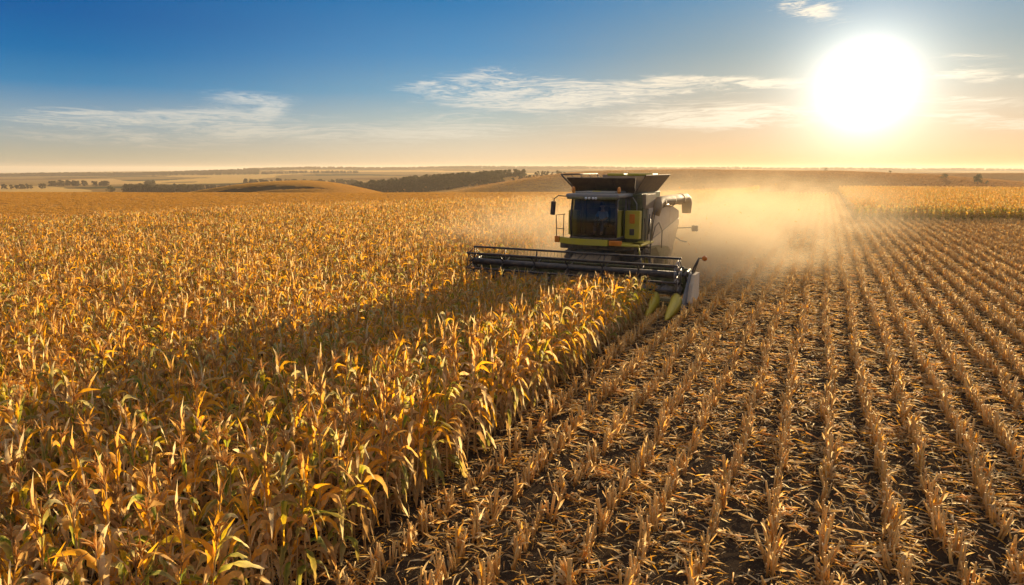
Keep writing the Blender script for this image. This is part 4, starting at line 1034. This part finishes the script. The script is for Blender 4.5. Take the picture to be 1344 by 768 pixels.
tag(drv, 'person in a light blue shirt seated at the wheel inside the harvester cab', 'person')
Jc = [(0, .0, .04, .16), (0, .02, .2, .155), (0, .02, .42, .16), (0, .01, .50, .085), (-.17, 0, .47, .078), (-.245, -.12, .27, .062), (.17, 0, .47, .078), (.245, -.12, .27, .062)]
skin('shirt', Jc, [(0, 1), (1, 2), (2, 3), (2, 4), (4, 5), (2, 6), (6, 7)], 0, M_shirt, drv, 2)
Jt = [(0, 0, .03, .150), (-.11, -.06, .02, .11), (-.15, -.45, .06, .086), (-.15, -.52, -.30, .064), (.11, -.06, .02, .11), (.15, -.45, .06, .086), (.15, -.52, -.30, .064)]
skin('trousers', Jt, [(0, 1), (1, 2), (2, 3), (0, 4), (4, 5), (5, 6)], 0, M_jeans, drv, 2)
mb = MB(); mb.lathe([(.105, 0), (.108, .04), (.09, .10), (.05, .13), (0, .14)], (0, -.03, .79), 'z', 16); mb.box((0, -.15, .795), (.13, .12, .015), .005); mb.build('cap', M_hair, drv)
mb = MB()
for sx in (-1, 1): mb.lathe([(0, -.012), (.012, -.008), (.014, 0), (0, .012)], (sx * .035, -.125, .76), 'y', 8)
mb.build('eyes', M_hair, drv)
mb = MB(); mb.prism([(-.125, .755), (-.16, .715), (-.125, .71)], 'x', -.014, .014); mb.build('nose', M_skin, drv)
mb = MB(); mb.box((0, -.118, .685), (.05, .012, .010), .003); mb.build('mouth', M_hair, drv)
for sx in (-1, 1): mb = MB(); mb.box((sx * .098, -.03, .735), (.018, .035, .06), .008); mb.build('ear', M_skin, drv)

# ------------------------------------------------------------------ haze and dust
HAZE = 0.00014
mb = MB(); mb.box((0, 0, -8.0), (10800, 10800, 62.0)); m, b, out = new_mat('haze_air')
pv = b.n('ShaderNodeVolumePrincipled'); pv.inputs['Color'].default_value = (0.95, 0.84, 0.70, 1); pv.inputs['Density'].default_value = HAZE; pv.inputs['Anisotropy'].default_value = .3
m.node_tree.links.new(pv.outputs[0], out.inputs['Volume'])
hz = mb.build('haze', m); tag(hz, 'thin warm evening haze lying over the fields', 'haze', kind='stuff')

DX0, DX1, DY0, DY1, DZ1 = -24.0, 20.0, 24.0, 125.0, 8.5
mb = MB(); mb.box(((DX0 + DX1) / 2, (DY0 + DY1) / 2, DZ1 / 2 - .1), (DX1 - DX0, DY1 - DY0, DZ1)); m, b, out = new_mat('field_dust')
pos = b.n('ShaderNodeNewGeometry').outputs['Position']
sp = b.n('ShaderNodeSeparateXYZ'); m.node_tree.links.new(pos, sp.inputs[0]); x, y, z = sp.outputs
yy = b.m('SUBTRACT', y, HY + 3.0)
cx = b.m('ADD', b.m('MULTIPLY', yy, .10), HX + .6)                    # the plume drifts right as it trails
hw = b.m('ADD', b.m('MULTIPLY', b.m('MAXIMUM', yy, 0.0), .075), 4.2)
qx = b.m('DIVIDE', b.m('SUBTRACT', x, cx), hw)
zh = b.m('ADD', b.m('MULTIPLY', b.m('MAXIMUM', yy, 0.0), .02), 2.1)
qz = b.m('DIVIDE', z, zh)
gx = b.m('POWER', 2.718, b.m('MULTIPLY', b.m('MULTIPLY', qx, qx), -1.0))
ql = b.m('DIVIDE', b.m('SUBTRACT', x, HX - 6.5), 4.5)
gx = b.m('ADD', gx, b.m('MULTIPLY', b.m('POWER', 2.718, b.m('MULTIPLY', b.m('MULTIPLY', ql, ql), -1.0)), .22))
gz = b.m('POWER', 2.718, b.m('MULTIPLY', b.m('MULTIPLY', qz, qz), -.9))
gy = b.m('MULTIPLY', b.sstep(yy, -5.0, 5.0), b.m('POWER', 2.718, b.m('MULTIPLY', b.m('MAXIMUM', yy, 0.0), -.058)))
gy = b.m('MULTIPLY', gy, b.sstep(y, DY1, DY1 - 25))
nz = b.noise(b.vm('MULTIPLY', pos, (1.0, .6, 1.3)), .30, 6, .62, .8); nz2 = b.sstep(nz, .40, .63)
d = b.m('MULTIPLY', b.m('MULTIPLY', gx, gz), b.m('MULTIPLY', gy, b.m('ADD', b.m('MULTIPLY', nz2, 1.6), .20)))
d = b.m('MULTIPLY', d, b.m('MULTIPLY', b.sstep(x, DX0, DX0 + 5), b.sstep(x, DX1, DX1 - 6)))
d = b.m('MULTIPLY', d, 0.58)
pv = b.n('ShaderNodeVolumePrincipled'); pv.inputs['Color'].default_value = (0.995, 0.82, 0.55, 1); pv.inputs['Anisotropy'].default_value = .18
b.put(pv.inputs['Density'], d); m.node_tree.links.new(pv.outputs[0], out.inputs['Volume'])
m.cycles.volume_step_rate = .35
du = mb.build('dust_cloud', m); tag(du, 'golden dust billowing behind the combine harvester', 'dust', kind='stuff')

rnd = random.Random(77); mb = MB()
for k in range(900):
    t = rnd.random() ** 1.6; yy_ = HY + 5.5 + t * 26; x_ = HX + .8 + t * 2.5 + rnd.gauss(0, 1.8 + t * 2); z_ = abs(rnd.gauss(0, 1.5)) + .1
    e = Euler((rnd.uniform(0, 6.3), rnd.uniform(0, 6.3), 0)).to_matrix(); w_ = rnd.uniform(.01, .025); l_ = rnd.uniform(.02, .07); p = Vector((x_, yy_, z_))
    mb.add([tuple(p + e @ Vector(v)) for v in ((-l_, -w_, 0), (l_, -w_, 0), (l_, w_, .01), (-l_, w_, 0))], [(0, 1, 2, 3)], rnd.choice([C_STRAW, C_TAN, C_ORANGE]))
ch = mb.build('flying_chaff', M_leaf, None, False); tag(ch, 'bits of husk and straw flying in the dust behind the machine', 'chaff', kind='stuff')
